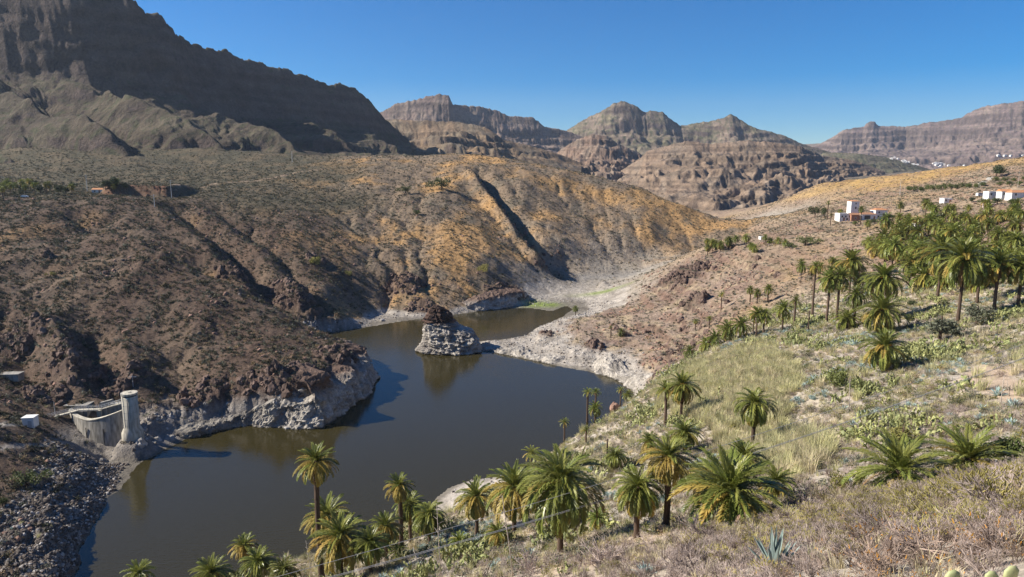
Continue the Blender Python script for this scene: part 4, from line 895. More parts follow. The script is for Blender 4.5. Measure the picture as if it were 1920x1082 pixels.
mb = MB(); th = 1.2
for p_, zt in arc:
    q_ = p_ + Vector((0, th, 0)); mb.v += [tuple(Vector((p_.x, p_.y - .9, -2)) - O), tuple(Vector((p_.x, p_.y, zt)) - O), tuple(Vector((q_.x, q_.y, zt)) - O), tuple(Vector((q_.x, q_.y, -2)) - O)]
for i in range(24):
    for k in range(3): mb.f.append((i * 4 + k, i * 4 + 4 + k, i * 4 + 5 + k, i * 4 + 1 + k))
mb.f += [(0, 1, 2, 3), (99, 98, 97, 96)]; mb.build('arch_wall', M['concrete'], dm)
mb = MB()
for i in range(24):
    a, b = arc[i], arc[i + 1]; mb.add([Vector((a[0].x, a[0].y - .12, a[1] + .004)) - O, Vector((b[0].x, b[0].y - .12, b[1] + .004)) - O, Vector((b[0].x, b[0].y + th + .1, b[1] + .004)) - O, Vector((a[0].x, a[0].y + th + .1, a[1] + .004)) - O, Vector((a[0].x, a[0].y - .12, a[1] + .22)) - O, Vector((b[0].x, b[0].y - .12, b[1] + .22)) - O, Vector((b[0].x, b[0].y + th + .1, b[1] + .22)) - O, Vector((a[0].x, a[0].y + th + .1, a[1] + .22)) - O],
           [(4, 5, 6, 7), (0, 1, 5, 4), (2, 3, 7, 6)])
mb.build('coping', M['concrete_pale'], dm)
for k, (s_, zt) in enumerate(((.25, 4.6), (.5, 3), (.75, 5))):          # casting joints
    p_ = arc[int(s_ * 24)][0]; MB().box(Vector((p_.x, p_.y - .46, 3.2)) - O, (.06, .3, 7)).build('joint', M['dark'], dm)
def wall_px(name, x0, x1, r0_, r1_, Y, dep, mat, parent, o_, slope=0):
    a = P(x0, r1_, Y); b = P(x1, r0_, Y); zt0, zt1 = b.z - slope, b.z
    v = [(a.x, Y, a.z), (b.x, Y, a.z), (b.x, Y + dep, a.z), (a.x, Y + dep, a.z), (a.x, Y, zt0), (b.x, Y, zt1), (b.x, Y + dep, zt1), (a.x, Y + dep, zt0)]
    return MB().add([Vector(q_) - o_ for q_ in v], [(3, 2, 1, 0), (4, 5, 6, 7), (0, 1, 5, 4), (1, 2, 6, 5), (2, 3, 7, 6), (3, 0, 4, 7)]).build(name, mat, parent)
wall_px('abutment', 130, 158, 771, 800, 186.5, 3, M['concrete_pale'], dm, O)
wall_px('gate_recess', 162, 184, 772, 800, 188.6, .5, M['dark'], dm, O)
wall_px('pier', 158, 163, 771, 800, 186, 2.6, M['concrete'], dm, O)
wall_px('pier', 184, 189.5, 770, 800, 184.8, 2.6, M['concrete_pale'], dm, O)
wall_px('wing_wall', 190, 208, 750, 797, 185, 1.2, M['concrete'], dm, O, .9)
wall_px('wing_wall', 208.5, 233, 757, 790, 184, 1.5, M['concrete'], dm, O)
wall_px('gate_roof', 118, 161, 761, 765, 189, 5, M['concrete'], dm, O)
fb = empty('footbridge', P(150, 769, 184)); tag(fb, 'narrow concrete footbridge with railings leading to the round tower', 'footbridge'); O2 = Vector(fb.location)
dk = [P(72, 789, 180), P(110, 779, 182.5), P(150, 768.5, 184), P(187, 767.5, 183.2), P(212, 760, 181), P(236, 754, 178.8)]
for a, b in zip(dk[:-1], dk[1:]):
    d = b - a; rz_ = math.atan2(d.y, d.x); ti = Matrix.Rotation(-math.atan2(d.z, math.hypot(d.x, d.y)), 3, 'Y'); c_ = (a + b) / 2 - O2
    MB().box(c_, (d.length + .05, 1.3, .28), rz_, ti).build('deck', M['concrete_pale'], fb)
    mb = MB()
    for hh_ in (.55, 1.05):
        for sd_ in (-.58, .58): mb.box(c_ + Vector((-math.sin(rz_) * sd_, math.cos(rz_) * sd_, hh_)), (d.length, .06, .06), rz_, ti)
    for k in range(int(d.length / 1.6) + 1):
        q_ = a.lerp(b, min(1, k * 1.6 / d.length)) - O2
        for sd_ in (-.58, .58): mb.box(q_ + Vector((-math.sin(rz_) * sd_, math.cos(rz_) * sd_, .6)), (.06, .06, 1.0))
    mb.build('railing', M['steel'], fb)
hp = pick(58, 799); hr = empty('utility_hut', hp, .12); tag(hr, 'small white utility hut at the end of the dam track', 'hut')
MB().box((0, 0, 1.15), (2.8, 2.4, 2.7)).build('wall', M['white'], hr); MB().box((0, 0, 2.58), (3.1, 2.7, .16)).build('roof', M['white'], hr); MB().box((.45, -1.215, .8), (.9, .05, 1.9)).build('door', M['steel'], hr)
lw = pick(22, 712); o = MB().box((0, 0, .8), (5.6, 3.0, 2.0), .1).box((0, 0, 1.95), (6, 3.3, .3), .1).build('concrete_tank', M['concrete']); o.location = lw; tag(o, 'low grey concrete tank on the slope at the left edge', 'tank')
def pole(px, row, h, label, arms=0, r_=.09, mat='steel', y0=8):
    b = pick(px, row, y0); ro = empty('utility_pole', b); tag(ro, label, 'pole')
    MB().tube([(0, 0, -.3), (0, 0, h)], [r_, r_ * .6], 6).build('mast', M[mat], ro)
    for k in range(arms): MB().box((0, 0, h - .5 - k * 1.1), (2.4, .12, .12)).build('cross_arm', M[mat], ro)
    return ro
pole(104, 782, 4.2, 'thin lamp post beside the dam track near the white hut')
pole(250, 727, 3.6, 'thin lamp post behind the top of the round tower', 1)
pole(290, 388, 7.5, 'single grey power pole in front of the red bluff', 1, .22); pole(322, 372, 12, 'slim lattice power mast just right of the red bluff', 2, .18); pole(164, 360, 12, 'tall power mast beside the small orange roofed house', 2, .2); pole(548, 305, 11, 'lone distant power pole on the valley bench', 1, .25)
pole(1687, 365, 12, 'tall thin mast on the bare slope behind the houses', 0, .12, 'steel', 300); pole(1640, 366, 7, 'short wooden pole on the bare slope left of the thin mast', 0, .12, 'wood', 300); pole(1908, 352, 9, 'wooden power pole above the long white house', 1, .14, 'wood', 200)
c1, c2 = P(105, 755, 186), P(262, 706, 200); o = MB().tube([c1.lerp(c2, i / 8) - Vector((0, 0, 1.2 * math.sin(math.pi * i / 8))) for i in range(9)], .10, 5).build('black_pipe', M['cable']); tag(o, 'black pipe hanging across the dark rock face above the dam', 'pipe')

# ------------------------------------------------------------------ houses
def house(name, base, w, d, h, rz, label, roof='flat', wall='white', roofm='roof', wins=(), door=None, cat='house', hip=1.1):
    r_ = empty(name, base, rz); tag(r_, label, cat)
    MB().box((0, 0, h / 2 - .6), (w, d, h + 1.2)).build('wall', M[wall], r_)
    if roof == 'gable':
        a, b = w / 2 + .3, d / 2 + .3; MB().add([(-a, -b, h), (a, -b, h), (a, b, h), (-a, b, h), (-a, 0, h + hip), (a, 0, h + hip)], [(3, 2, 1, 0), (0, 1, 5, 4), (2, 3, 4, 5), (0, 4, 3), (1, 2, 5)]).build('roof', M[roofm], r_)
    elif roof == 'hip':
        a, b = w / 2 + .3, d / 2 + .3; e = min(a, b) * .7; MB().add([(-a, -b, h), (a, -b, h), (a, b, h), (-a, b, h), (-a + e, 0, h + hip), (a - e, 0, h + hip)], [(3, 2, 1, 0), (0, 1, 5, 4), (2, 3, 4, 5), (0, 4, 3), (1, 2, 5)]).build('roof', M[roofm], r_)
    else:
        mb = MB()
        for cx_, cy2, sx, sy in ((0, -d / 2, w + .1, .22), (0, d / 2, w + .1, .22), (-w / 2, 0, .22, d - .24), (w / 2, 0, .22, d - .24)): mb.box((cx_, cy2, h + .18), (sx, sy, .36))
        mb.build('parapet', M[wall if roofm == 'roof' else roofm], r_)
    for x, z_, ww, hh in wins:
        f_ = MB().box((x, -d / 2 - .02, z_), (ww + .2, .08, hh + .2)).build('window', M['white' if wall != 'white' else 'concrete'], r_); MB().box((x, -d / 2 - .065, z_), (ww, .03, hh)).build('pane', M['glass'], f_)
    if door: MB().box((door, -d / 2 - .03, .95), (1.0, .08, 2.1)).build('door', M['roof_brown'], r_)
    return r_
hb = pick(1599, 412, 250); sc_ = hb.y / FPX
def hpos(px, dy=0):
    x = ucol(px, 405) * (hb.y + dy); return Vector((x, hb.y + dy, float(hz(x, hb.y + dy))))
zf = hb.z
house('tower_house', hpos(1598, 3), 5.2, 5.0, 11.0, .05, 'white square tower with a tiny orange roof above the farmhouse', 'hip', wins=((.4, 6.9, .8, 1.3), (.4, 9.6, .6, .7)), hip=.7, cat='tower house')
house('white_house', hpos(1581, -1), 7.6, 6, 4.2, .05, 'low white flat roofed house with windows left of the square tower', 'flat', wins=((-2.2, 2.6, .9, 1), (0, 2.6, .9, 1), (1, 1.0, 1.0, 1.2), (2.6, 2.6, .9, 1)), door=-1)
house('red_house', hpos(1600, -3), 5.2, 5, 3.6, .05, 'reddish gabled house in front of the square white tower', 'gable', wall='brick', roofm='roof_brown', wins=((.2, 1.6, .8, 1.1),))
house('porch_house', hpos(1625, -1), 9.5, 6, 3.2, .05, 'low white house with a dark porch right of the square tower', 'hip', roofm='roof_brown', wins=((-1.2, 1.4, 3.6, 2.2),), door=3.2)
house('white_house', hpos(1647, 1), 7.5, 6, 5.6, .05, 'two storey white house with a bright orange roof right of the tower', 'hip', wins=((-1.5, 4.2, .8, .9), (1.4, 2.6, .8, 1), (-1.8, 1.6, .8, 1)), door=2.4)
for px, row, w, h, rf, lb in ((1859, 371, 7, 3.4, 'flat', 'small white block of the house group at the right edge'), (1882, 372, 6, 4.2, 'gable', 'white gabled house with a green door at the right edge'), (1908, 372, 12, 3.4, 'hip', 'long house under a wide orange roof at the right edge'), (1773, 381, 4.6, 2.6, 'flat', 'tiny white shed alone on the slope below the tree row'), (1856, 391, 5.6, 2.2, 'flat', 'small pale pink hut below the long orange roofed house'), (1720, 425, 6, 2.4, 'gable', 'small house with a rusty red roof half hidden above the grove'), (1430, 449, 3.6, 1.3, 'flat', 'small low white hut beside the palms left of the farmhouse')):
    b = pick(px, row, 150); k = b.y / 350
    house('small_house', b, w * k * .85, 4.5 * k, h * k * .85, random.uniform(-.1, .15), lb, rf, wall='pink' if 'pink' in lb else 'white', roofm='roof', wins=((-w * k * .25, h * k * .55, .8, .9),), door=w * k * .2)
b = pick(187, 362); house('small_house', b, 8, 5, 2.4, .1, 'tiny white house with an orange roof on the far left bench', 'gable', wins=((-2, 1.3, .9, .9),), door=1)
b = pick(1838, 369, 150); vr = empty('parked_van', b, .1); tag(vr, 'white van parked beside the white house group at the right', 'van')
MB().add([(-2.2, -.9, .4), (2.2, -.9, .4), (2.2, .9, .4), (-2.2, .9, .4), (-2.2, -.85, 1.1), (2.2, -.85, 1.0), (2.2, .85, 1.0), (-2.2, .85, 1.1), (-2.1, -.75, 1.95), (1.0, -.75, 1.95), (1.0, .75, 1.95), (-2.1, .75, 1.95)], [(3, 2, 1, 0), (0, 1, 5, 4), (1, 2, 6, 5), (2, 3, 7, 6), (3, 0, 4, 7), (4, 5, 9, 8), (5, 6, 10, 9), (6, 7, 11, 10), (7, 4, 8, 11), (8, 9, 10, 11)]).build('body', M['white'], vr)
MB().box((-.4, -.815, 1.5), (2.4, .06, .45)).build('window', M['glass'], vr)
for x in (-1.4, 1.4):
    for y in (-.85, .85): MB().tube([(x, y - .1, .33), (x, y + .1, .33)], .33, 12).build('wheel', M['cable'], vr)
b = pick(47, 371); vr = empty('parked_car', b, .2); tag(vr, 'pale parked car at the edge of the far left bench', 'car')
MB().add([(-2, -.85, .35), (2, -.85, .35), (2, .85, .35), (-2, .85, .35), (-2, -.85, .9), (2, -.85, .85), (2, .85, .85), (-2, .85, .9), (-1.5, -.7, 1.45), (.7, -.7, 1.45), (.7, .7, 1.45), (-1.5, .7, 1.45)], [(3, 2, 1, 0), (0, 1, 5, 4), (1, 2, 6, 5), (2, 3, 7, 6), (3, 0, 4, 7), (4, 5, 9, 8), (5, 6, 10, 9), (6, 7, 11, 10), (7, 4, 8, 11), (8, 9, 10, 11)]).build('body', M['white'], vr)
for x in (-1.3, 1.3):
    for y in (-.8, .8): MB().tube([(x, y - .1, .33), (x, y + .1, .33)], .33, 10).build('wheel', M['cable'], vr)

def ordn(i):
    w_ = 'first second third fourth fifth sixth seventh eighth ninth tenth eleventh twelfth thirteenth fourteenth fifteenth sixteenth seventeenth eighteenth nineteenth twentieth'.split()
    if i < 20: return w_[i]
    n_ = i + 1; return f"{n_}{'th' if n_ % 100 in (11, 12, 13) else {1: 'st', 2: 'nd', 3: 'rd'}.get(n_ % 10, 'th')}"
# the white villages far up the valley, seated on the real ground by a ray
bpy.context.view_layer.update(); DG = bpy.context.evaluated_depsgraph_get()
def cast(px, row):
    d = (P(px, row, 100) - Vector((0, 0, ZC))).normalized(); hit, loc, *_ = S.ray_cast(DG, Vector((0, 0, ZC)), d, distance=20000); return loc if hit else None
rr = random.Random(11); vill = []
for px0, px1, ra, rb, n_, lb, gp in ((1666, 1724, 296, 312, 13, 'tiny white house in the upper far village, {} from its left', 'upper far village'), (1746, 1830, 305, 318, 26, 'tiny white house in the lower far village, {} from its left', 'lower far village'), (1868, 1918, 290, 293, 4, 'tiny white house high above the golden slope, {} from its left', 'houses high at the right')):
    sp = sorted(rr.uniform(px0, px1) for _ in range(n_)); k = 0
    for px in sp:
        t_ = (px - px0) / (px1 - px0); row = (lerp(ra, rb, t_ ** 1.3) + rr.uniform(-2, 2)) if px0 == 1666 else (lerp(ra + 2, rb - 3, .5 + .5 * math.sin(t_ * 2 - .6)) + rr.uniform(-4, 4) if px0 == 1746 else rr.uniform(ra, rb))
        q_ = cast(px, row)
        if q_ is None or q_.y < 1300: continue
        s_ = q_.y / 2600; w_, d_, h_ = rr.uniform(6, 11) * s_, 7 * s_, rr.uniform(3.2, 5) * s_
        o = MB().box((0, 0, h_ / 2 - 2), (w_, d_, h_ + 4)).box((w_ * .15, 0, h_ + .3), (w_ * .5, d_ * .7, 1.6 * s_)).build('village_house', M['white']); o.location = q_; o.rotation_euler.z = rr.uniform(-.5, .5)
        tag(o, lb.format(ordn(k)), 'house', gp); k += 1

# ------------------------------------------------------------------ palms that can be told apart: crown column, crown row, foot column, foot row, crown width, look, near, label
PALMS = [
 (588, 884, 604, 1088, 80, 4, 1, 'tallest thin palm standing over the water, crown hung with orange dead leaves'),
 (610, 972, 618, 1058, 92, 4, 1, 'bushy palm directly behind the tallest thin palm trunk'),
 (642, 1012, 641, 1092, 112, 4, 1, 'spreading palm with yellow lower leaves right of the tallest thin palm'),
 (693, 1022, 696, 1080, 74, 0, 1, 'low dark shaded palm right of the spreading yellow palm'),
 (722, 990, 726, 1056, 64, 4, 1, 'pale green low palm left of the two slim dark trunks'),
 (745, 918, 752, 1032, 56, 4, 1, 'slim palm with a rounded drooping crown against the water'),
 (778, 950, 771, 1018, 64, 3, 1, 'dark palm tucked behind the slim rounded palm'),
 (818, 968, 806, 1022, 70, 3, 1, 'short palm with hanging brown leaves left of the silt point'),
 (890, 935, 893, 1010, 80, 4, 1, 'upright palm in front of the pale silt point'),
 (968, 918, 964, 1012, 112, 4, 1, 'palm with a brown skirt just left of the huge drooping palm'),
 (1062, 912, 1050, 1042, 172, 3, 1, 'huge drooping palm in the middle foreground'),
 (1195, 918, 1194, 1008, 104, 3, 1, 'round palm right of the huge drooping palm'),
 (1254, 862, 1248, 992, 104, 4, 1, 'tall yellowish palm with a slim dark trunk right of the round palm'),
 (1362, 925, 1366, 985, 190, 0, 1, 'very large stemless palm beside the brown boulder'),
 (1452, 905, 1452, 940, 76, 1, 1, 'small yellow green palm behind the very large stemless palm'),
 (1410, 757, 1409, 846, 78, 3, 1, 'lone round headed palm in the pale reed slope'),
 (1283, 722, 1277, 788, 66, 1, 1, 'palm with orange fruit stalks at the left edge of the reed slope'),
 (1243, 730, 1247, 800, 40, 2, 1, 'thin palm left of the palm with orange fruit stalks'),
 (1216, 828, 1217, 852, 44, 1, 1, 'small yellowing palm above the tall yellowish palm'),
 (1280, 812, 1282, 850, 62, 0, 1, 'green palm behind the tall yellowish palm'),
 (1152, 855, 1153, 884, 46, 3, 1, 'short palm with a shaggy brown skirt by the dark post'),
 (996, 850, 996, 868, 32, 2, 0, 'little palm at the water edge above the huge drooping palm'),
 (1053, 792, 1058, 826, 19, 2, 0, 'leaning thin palm on the red shore bluff'),
 (1099, 736, 1101, 792, 19, 2, 0, 'left one of two tall thin palms at the red shore bluff'),
 (1116, 736, 1116, 785, 19, 2, 0, 'right one of two tall thin palms at the red shore bluff'),
 (1114, 766, 1116, 788, 28, 0, 0, 'short full palm under the two tall thin palms'),
 (1164, 731, 1163, 760, 15, 2, 0, 'thin little palm right of the pink boulder'),
 (1178, 740, 1177, 754, 24, 0, 0, 'low bushy palm at the lake end of the reed slope'),
 (1099, 806, 1099, 832, 19, 2, 0, 'small palm on the red slope below the two tall thin palms'),
 (461, 1028, 462, 1090, 54, 4, 1, 'palm near the bottom edge with a drooping brown skirt'),
 (492, 1058, 488, 1115, 66, 0, 1, 'green palm at the bottom edge right of the skirted palm'),
 (535, 1074, 535, 1125, 58, 3, 0, 'dark palm top at the bottom edge left of the tallest thin palm'),
 (400, 1080, 400, 1140, 76, 0, 1, 'palm crown cut by the bottom edge over the water'),
 (266, 1082, 266, 1150, 52, 0, 0, 'leftmost palm tip poking above the bottom edge'),
 (1655, 650, 1655, 697, 84, 0, 1, 'full round palm with orange heart standing alone on the slope'),
 (1690, 885, 1685, 912, 175, 2, 1, 'wide stemless dark palm in the right foreground'),
 (1815, 862, 1812, 884, 160, 2, 1, 'second wide stemless palm further right with flat fronds'),
 (932, 1000, 934, 1024, 50, 4, 1, 'small palm with yellow leaves under the upright palm'),
 (1120, 972, 1120, 996, 42, 1, 0, 'small bright palm right of the huge drooping palm base'),
 (862, 1015, 862, 1030, 40, 0, 0, 'low green palm left of the small yellow leaved palm'),
 (748, 1035, 748, 1052, 40, 1, 0, 'small yellow palm at the foot of the slim rounded palm'),
 (1390, 860, 1392, 900, 84, 0, 1, 'green palm rising behind the very large stemless palm'),
 (1328, 905, 1322, 960, 90, 4, 1, 'yellowing palm pressed against the very large stemless palm'),
 # middle distance
 (1795, 484, 1795, 606, 106, 0, 1, 'tall broad palm with orange heart at the front of the grove'),
 (1775, 470, 1757, 562, 84, 0, 1, 'palm leaning behind the tall broad palm with orange heart'),
 (1830, 500, 1832, 570, 66, 0, 1, 'palm just right of the tall broad palm with orange heart'),
 (1865, 492, 1863, 590, 72, 1, 1, 'palm with a yellowish crown near the right edge'),
 (1904, 498, 1908, 582, 74, 0, 1, 'rightmost large palm with a curved trunk'),
 (1644, 520, 1650, 604, 80, 0, 1, 'big palm with orange heart above a second crown'),
 (1650, 582, 1650, 628, 82, 0, 1, 'lower palm crown directly under the big orange hearted palm'),
 (1594, 489, 1592, 552, 62, 0, 1, 'tall palm left of and behind the big orange hearted palm'),
 (1571, 518, 1569, 602, 48, 0, 0, 'right palm of the slim pair left of the big palm'),
 (1553, 522, 1549, 606, 42, 0, 0, 'left palm of the slim pair left of the big palm'),
 (1526, 498, 1523, 594, 26, 1, 0, 'very slim tall palm left of the slim pair'),
 (1601, 551, 1600, 612, 44, 3, 0, 'shaggy dark palm between the slim pair and the big palm'),
 (1588, 598, 1588, 616, 50, 0, 0, 'stemless bushy palm at the foot of the slim pair'),
 (1490, 563, 1489, 612, 22, 2, 0, 'solitary slender palm between the two palm clusters'),
 (1465, 578, 1466, 622, 36, 0, 0, 'right palm of the little cluster beside the agaves'),
 (1434, 590, 1432, 626, 32, 0, 0, 'middle palm of the little cluster beside the agaves'),
 (1417, 588, 1418, 631, 36, 0, 0, 'left palm of the little cluster beside the agaves'),
 (1389, 608, 1388, 636, 38, 0, 0, 'low palm next left of the little palm cluster'),
 (1364, 616, 1363, 640, 38, 0, 0, 'full green palm left of the low palm on the ridge'),
 (1340, 634, 1340, 650, 34, 0, 0, 'low palm lying along the ridge, upper one of three'),
 (1322, 645, 1322, 660, 32, 0, 0, 'low palm lying along the ridge, middle one of three'),
 (1292, 658, 1292, 672, 28, 0, 0, 'low palm lying along the ridge, lower one of three'),
 (1352, 552, 1352, 582, 13, 2, 0, 'thin little palm standing above the red knoll'),
 (1406, 542, 1406, 566, 18, 0, 0, 'left of three small palms on the terrace above the cluster'),
 (1419, 548, 1419, 570, 18, 0, 0, 'middle of three small palms on the terrace above the cluster'),
 (1440, 540, 1440, 566, 20, 0, 0, 'right of three small palms on the terrace above the cluster'),
 (1330, 598, 1330, 616, 14, 2, 0, 'small palm below the red knoll, further right'),
 (1304, 602, 1304, 620, 12, 1, 0, 'small palm below the red knoll, further left'),
 (1080, 578, 1079, 591, 14, 0, 0, 'little palm at the mouth of the dry river bed'),
 (1145, 614, 1145, 634, 8, 2, 0, 'tiny slim palm on the red spit'),
 (1164, 623, 1165, 632, 16, 0, 0, 'tiny bushy palm on the red spit'),
 (1554, 380, 1551, 411, 9, 2, 0, 'thin palm left of the farmhouse beside the dark tree'),
 (1558, 402, 1557, 423, 8, 2, 0, 'shorter bare stemmed palm in front of the farmhouse'),
 (1614, 391, 1613, 421, 14, 0, 0, 'palm standing in front of the farmhouse tower'),
 (1689, 384, 1688, 399, 16, 0, 0, 'single palm right of the orange roofed farmhouse'),
 (1575, 396, 1575, 408, 11, 0, 0, 'small palm behind the low white farmhouse wing'),
 (1628, 418, 1626, 432, 15, 0, 0, 'low palm on the bank under the farmhouse'),
]
for t_ in PALMS: palm(t_[0], t_[1], t_[2], t_[3], t_[4], t_[5], bool(t_[6]), t_[7], orange='orange heart' in t_[7] or 'fruit' in t_[7] or 'orange hearted palm' in t_[7] and 'big palm' in t_[7])
# the grove on the right slope, rank by rank
rr = random.Random(5); ranks = [('front', 1690, 1915, 512, 545, 10, 60), ('second', 1640, 1915, 488, 512, 12, 50), ('third', 1610, 1915, 464, 488, 14, 42), ('fourth', 1640, 1915, 444, 464, 15, 36), ('fifth', 1655, 1918, 428, 446, 15, 30), ('sixth', 1680, 1918, 415, 430, 13, 26), ('last', 1720, 1918, 402, 416, 11, 22)]
taken = []
for nm, x0, x1, ra, rb, n_, w_ in ranks:
    spots = []
    for k in range(n_):
        for _ in range(8):
            px = x0 + (x1 - x0) * (k + rr.uniform(.1, .9)) / n_; row = rr.uniform(ra, rb)
            b = pick(px, row + rr.uniform(0, 6), 90)
            if all((b.x - q_[0]) ** 2 + (b.y - q_[1]) ** 2 > 7 for q_ in taken): break
        taken.append((b.x, b.y)); spots.append((px, b))
    spots.sort(key=lambda s_: s_[0])
    for i, (px, b) in enumerate(spots):
        d = b.y * math.cos(PITCH) + (ZC - b.z) * math.sin(PITCH)
        palm_at(b, rr.uniform(2.5, 8), w_ * rr.uniform(.65, 1.05) / 2 * d / FPX, rr.choice((0, 0, 0, 3, 1)), False, f'{ordn(i)} palm from the left in the {nm} rank of the dense grove', 'palms of the dense grove')
# slender palms on the left flank of the grove
lst = sorted([(rr.uniform(1480, 1640), rr.uniform(512, 548)) for _ in range(15)])
for i, (px, row) in enumerate(lst):
    b = pick(px, row, 90); palm_at(b, rr.uniform(3.5, 7), rr.uniform(1.5, 2.4), rr.choice((0, 1, 2)), False, f'{ordn(i)} slender palm from the left on the grove flank', 'slender palms on the grove flank', .13)
# palms far off at the river bend and on the left bench
lst = sorted([(rr.uniform(1312, 1400), 0) for _ in range(16)])
for i, (px, _) in enumerate(lst):
    row = 476 - (px - 1312) * .20 + rr.uniform(-6, 6); b = pick(px, row, 90); palm_at(b, rr.uniform(2.5, 6.5), rr.uniform(1.9, 2.8), rr.choice((0, 0, 3)), False, f'{ordn(i)} palm from the left in the thicket at the river bend', 'palms at the river bend')
lst = sorted([(rr.uniform(1405, 1475), 0) for _ in range(7)])
for i, (px, _) in enumerate(lst):
    row = 470 - (px - 1405) * .15 + rr.uniform(-8, 6); b = pick(px, row, 90); palm_at(b, rr.uniform(1.0, 4), rr.uniform(1.6, 2.4), 0, False, f'{ordn(i)} palm from the left by the low white hut', 'palms by the low white hut')
M['tree_leaf'] = leaf_mat('tree_leaf_dark', (.036, .052, .018), (.075, .085, .026), .6, .15, .25)
M['olive_leaf'] = leaf_mat('olive_leaf', (.085, .095, .060), (.135, .140, .090), .6, .15, .2)
TREE = {k: [clump(900, 1.0, .085, M[k], 300 + i, .95, name='crown') for i in range(3)] for k in ('tree_leaf', 'olive_leaf', 'bush_green', 'bush_yellow')}
STEM = MB().tube([(0, 0, -.3), (.02, 0, .4), (0, .02, 1)], [.09, .07, .03], 6).mesh('trunk', M['trunk'])
def bush(px, row, wpx, hratio, mat, label, cat='bush', name='bush', trunk=.35, y0=8, group=None):
    b = pick(px, row, y0); d = b.y * math.cos(PITCH) + (ZC - b.z) * math.sin(PITCH); R_ = wpx / 2 * d / FPX
    r_ = empty(name, b, random.uniform(0, 6)); tag(r_, label, cat, group)
    o = obj('trunk', STEM, r_); o.scale = (R_, R_, R_ * (trunk + .9))
    o = obj('crown', random.choice(TREE[mat]), r_); o.scale = (R_ * 1.05, R_ * 1.05, R_ * 1.25 * hratio); o.location = (0, 0, R_ * trunk)
    return r_
lst = sorted([(rr.uniform(-6, 140), rr.uniform(350, 372)) for _ in range(28)] + [(rr.uniform(198, 242), rr.uniform(352, 362)) for _ in range(8)])
for i, (px, row) in enumerate(lst):
    if rr.random() < .55: b = pick(px, row); palm_at(b, rr.uniform(2.5, 6), rr.uniform(1.8, 2.6), rr.choice((0, 1)), False, f'{ordn(i)} plant from the left on the far left bench, a palm', 'palms and trees on the far left bench')
    else: bush(px, row, rr.uniform(11, 20), 1.1, 'tree_leaf', f'{ordn(i)} plant from the left on the far left bench, a dark tree', 'tree', 'round_tree', .7, group='palms and trees on the far left bench')
for a in [(1528, 408, 22, 1.0, 'tree_leaf', 'dark round tree at the left end of the farmhouse', 'tree', 'round_tree', .5), (1545, 407, 19, 1.0, 'tree_leaf', 'second dark round tree touching the one left of the farmhouse', 'tree', 'round_tree', .5),
          (1868, 331, 30, 1.0, 'tree_leaf', 'dark spreading tree alone on the golden ridge', 'tree', 'round_tree', .4), (1737, 384, 16, .9, 'bush_green', 'round green bush left of the tiny white shed'), (1565, 728, 48, 1.0, 'bush_green', 'large green bush beside the agaves on the slope'), (1606, 732, 30, .9, 'bush_green', 'smaller green bush right of the large green bush'),
          (1762, 640, 78, .75, 'olive_leaf', 'wide grey green olive bush below the grove'), (1830, 610, 56, .8, 'olive_leaf', 'olive bush behind the tall broad palm trunk'), (1900, 868, 70, 1.0, 'bush_green', 'rounded green bush at the right edge beside the stemless palm'), (1690, 842, 70, .6, 'bush_yellow', 'flat yellow green bush behind the wide stemless palm'),
          (1572, 922, 40, 1.2, 'bush_yellow', 'narrow yellow bush left of the wide stemless palm'), (50, 915, 46, .75, 'bush_green', 'single green bush on the dark rubble of the left shore'), (5, 950, 26, .8, 'bush_green', 'small green bush at the left edge on the rubble'), (100, 518, 14, .7, 'bush_yellow', 'small yellow green bush under the crag on the left slope'),
          (760, 362, 22, .7, 'bush_green', 'left clump of bushes high on the ochre hill'), (828, 356, 34, .8, 'bush_green', 'largest bush high on the ochre hill'), (783, 404, 15, .8, 'bush_green', 'small round bush in the middle of the ochre hill'), (590, 500, 24, .9, 'bush_yellow', 'yellow reed clump above the cove on the left bank'),
          (1510, 462, 34, .6, 'bush_green', 'flat green thicket under the farmhouse slope'), (1480, 466, 20, .6, 'bush_green', 'low green bush left of the flat thicket'), (1705, 602, 22, .6, 'bush_green', 'bright green patch of herbs below the big palm'), (1712, 575, 22, .7, 'tree_leaf', 'dark little bush between the grove and the big palm'),
          (1845, 383, 16, .8, 'bush_green', 'bush below the small white block at the right edge'), (1870, 384, 18, .8, 'tree_leaf', 'dark bush below the white gabled house'), (1895, 386, 18, .8, 'bush_green', 'bush below the long orange roofed house'), (1822, 380, 14, .8, 'tree_leaf', 'dark bush left of the parked white van'), (1604, 424, 14, .7, 'bush_green', 'bush on the bank below the reddish gabled house'), (1640, 420, 16, .7, 'tree_leaf', 'dark bush below the two storey white house'), (1662, 414, 15, .8, 'bush_green', 'bush at the right end of the farmhouse'), (905, 512, 24, .8, 'bush_yellow', 'yellow bush in the gully foot above the small cliff'), (655, 520, 16, .8, 'bush_yellow', 'pale bush on the slope right of the left gully')]:
    bush(*a)
for i in range(13):            # the planted rows below the golden slope
    px = 1702 + i * 11.5; bush(px, 358 - i * .7 + (i % 3), 15, .9, 'bush_green', f'{ordn(i)} bush from the left in the hedge row below the golden slope', 'bush', 'hedge_bush', .2, 300, 'hedge row below the golden slope')
for i in range(7):
    px = 1866 + i * 9; bush(px, 340 + (i % 2) * 8, 13, .8, 'bush_green', f'{ordn(i)} bush from the left in the short hedge right of the lone tree', 'bush', 'hedge_bush', .2, 250, 'short hedge right of the lone tree')

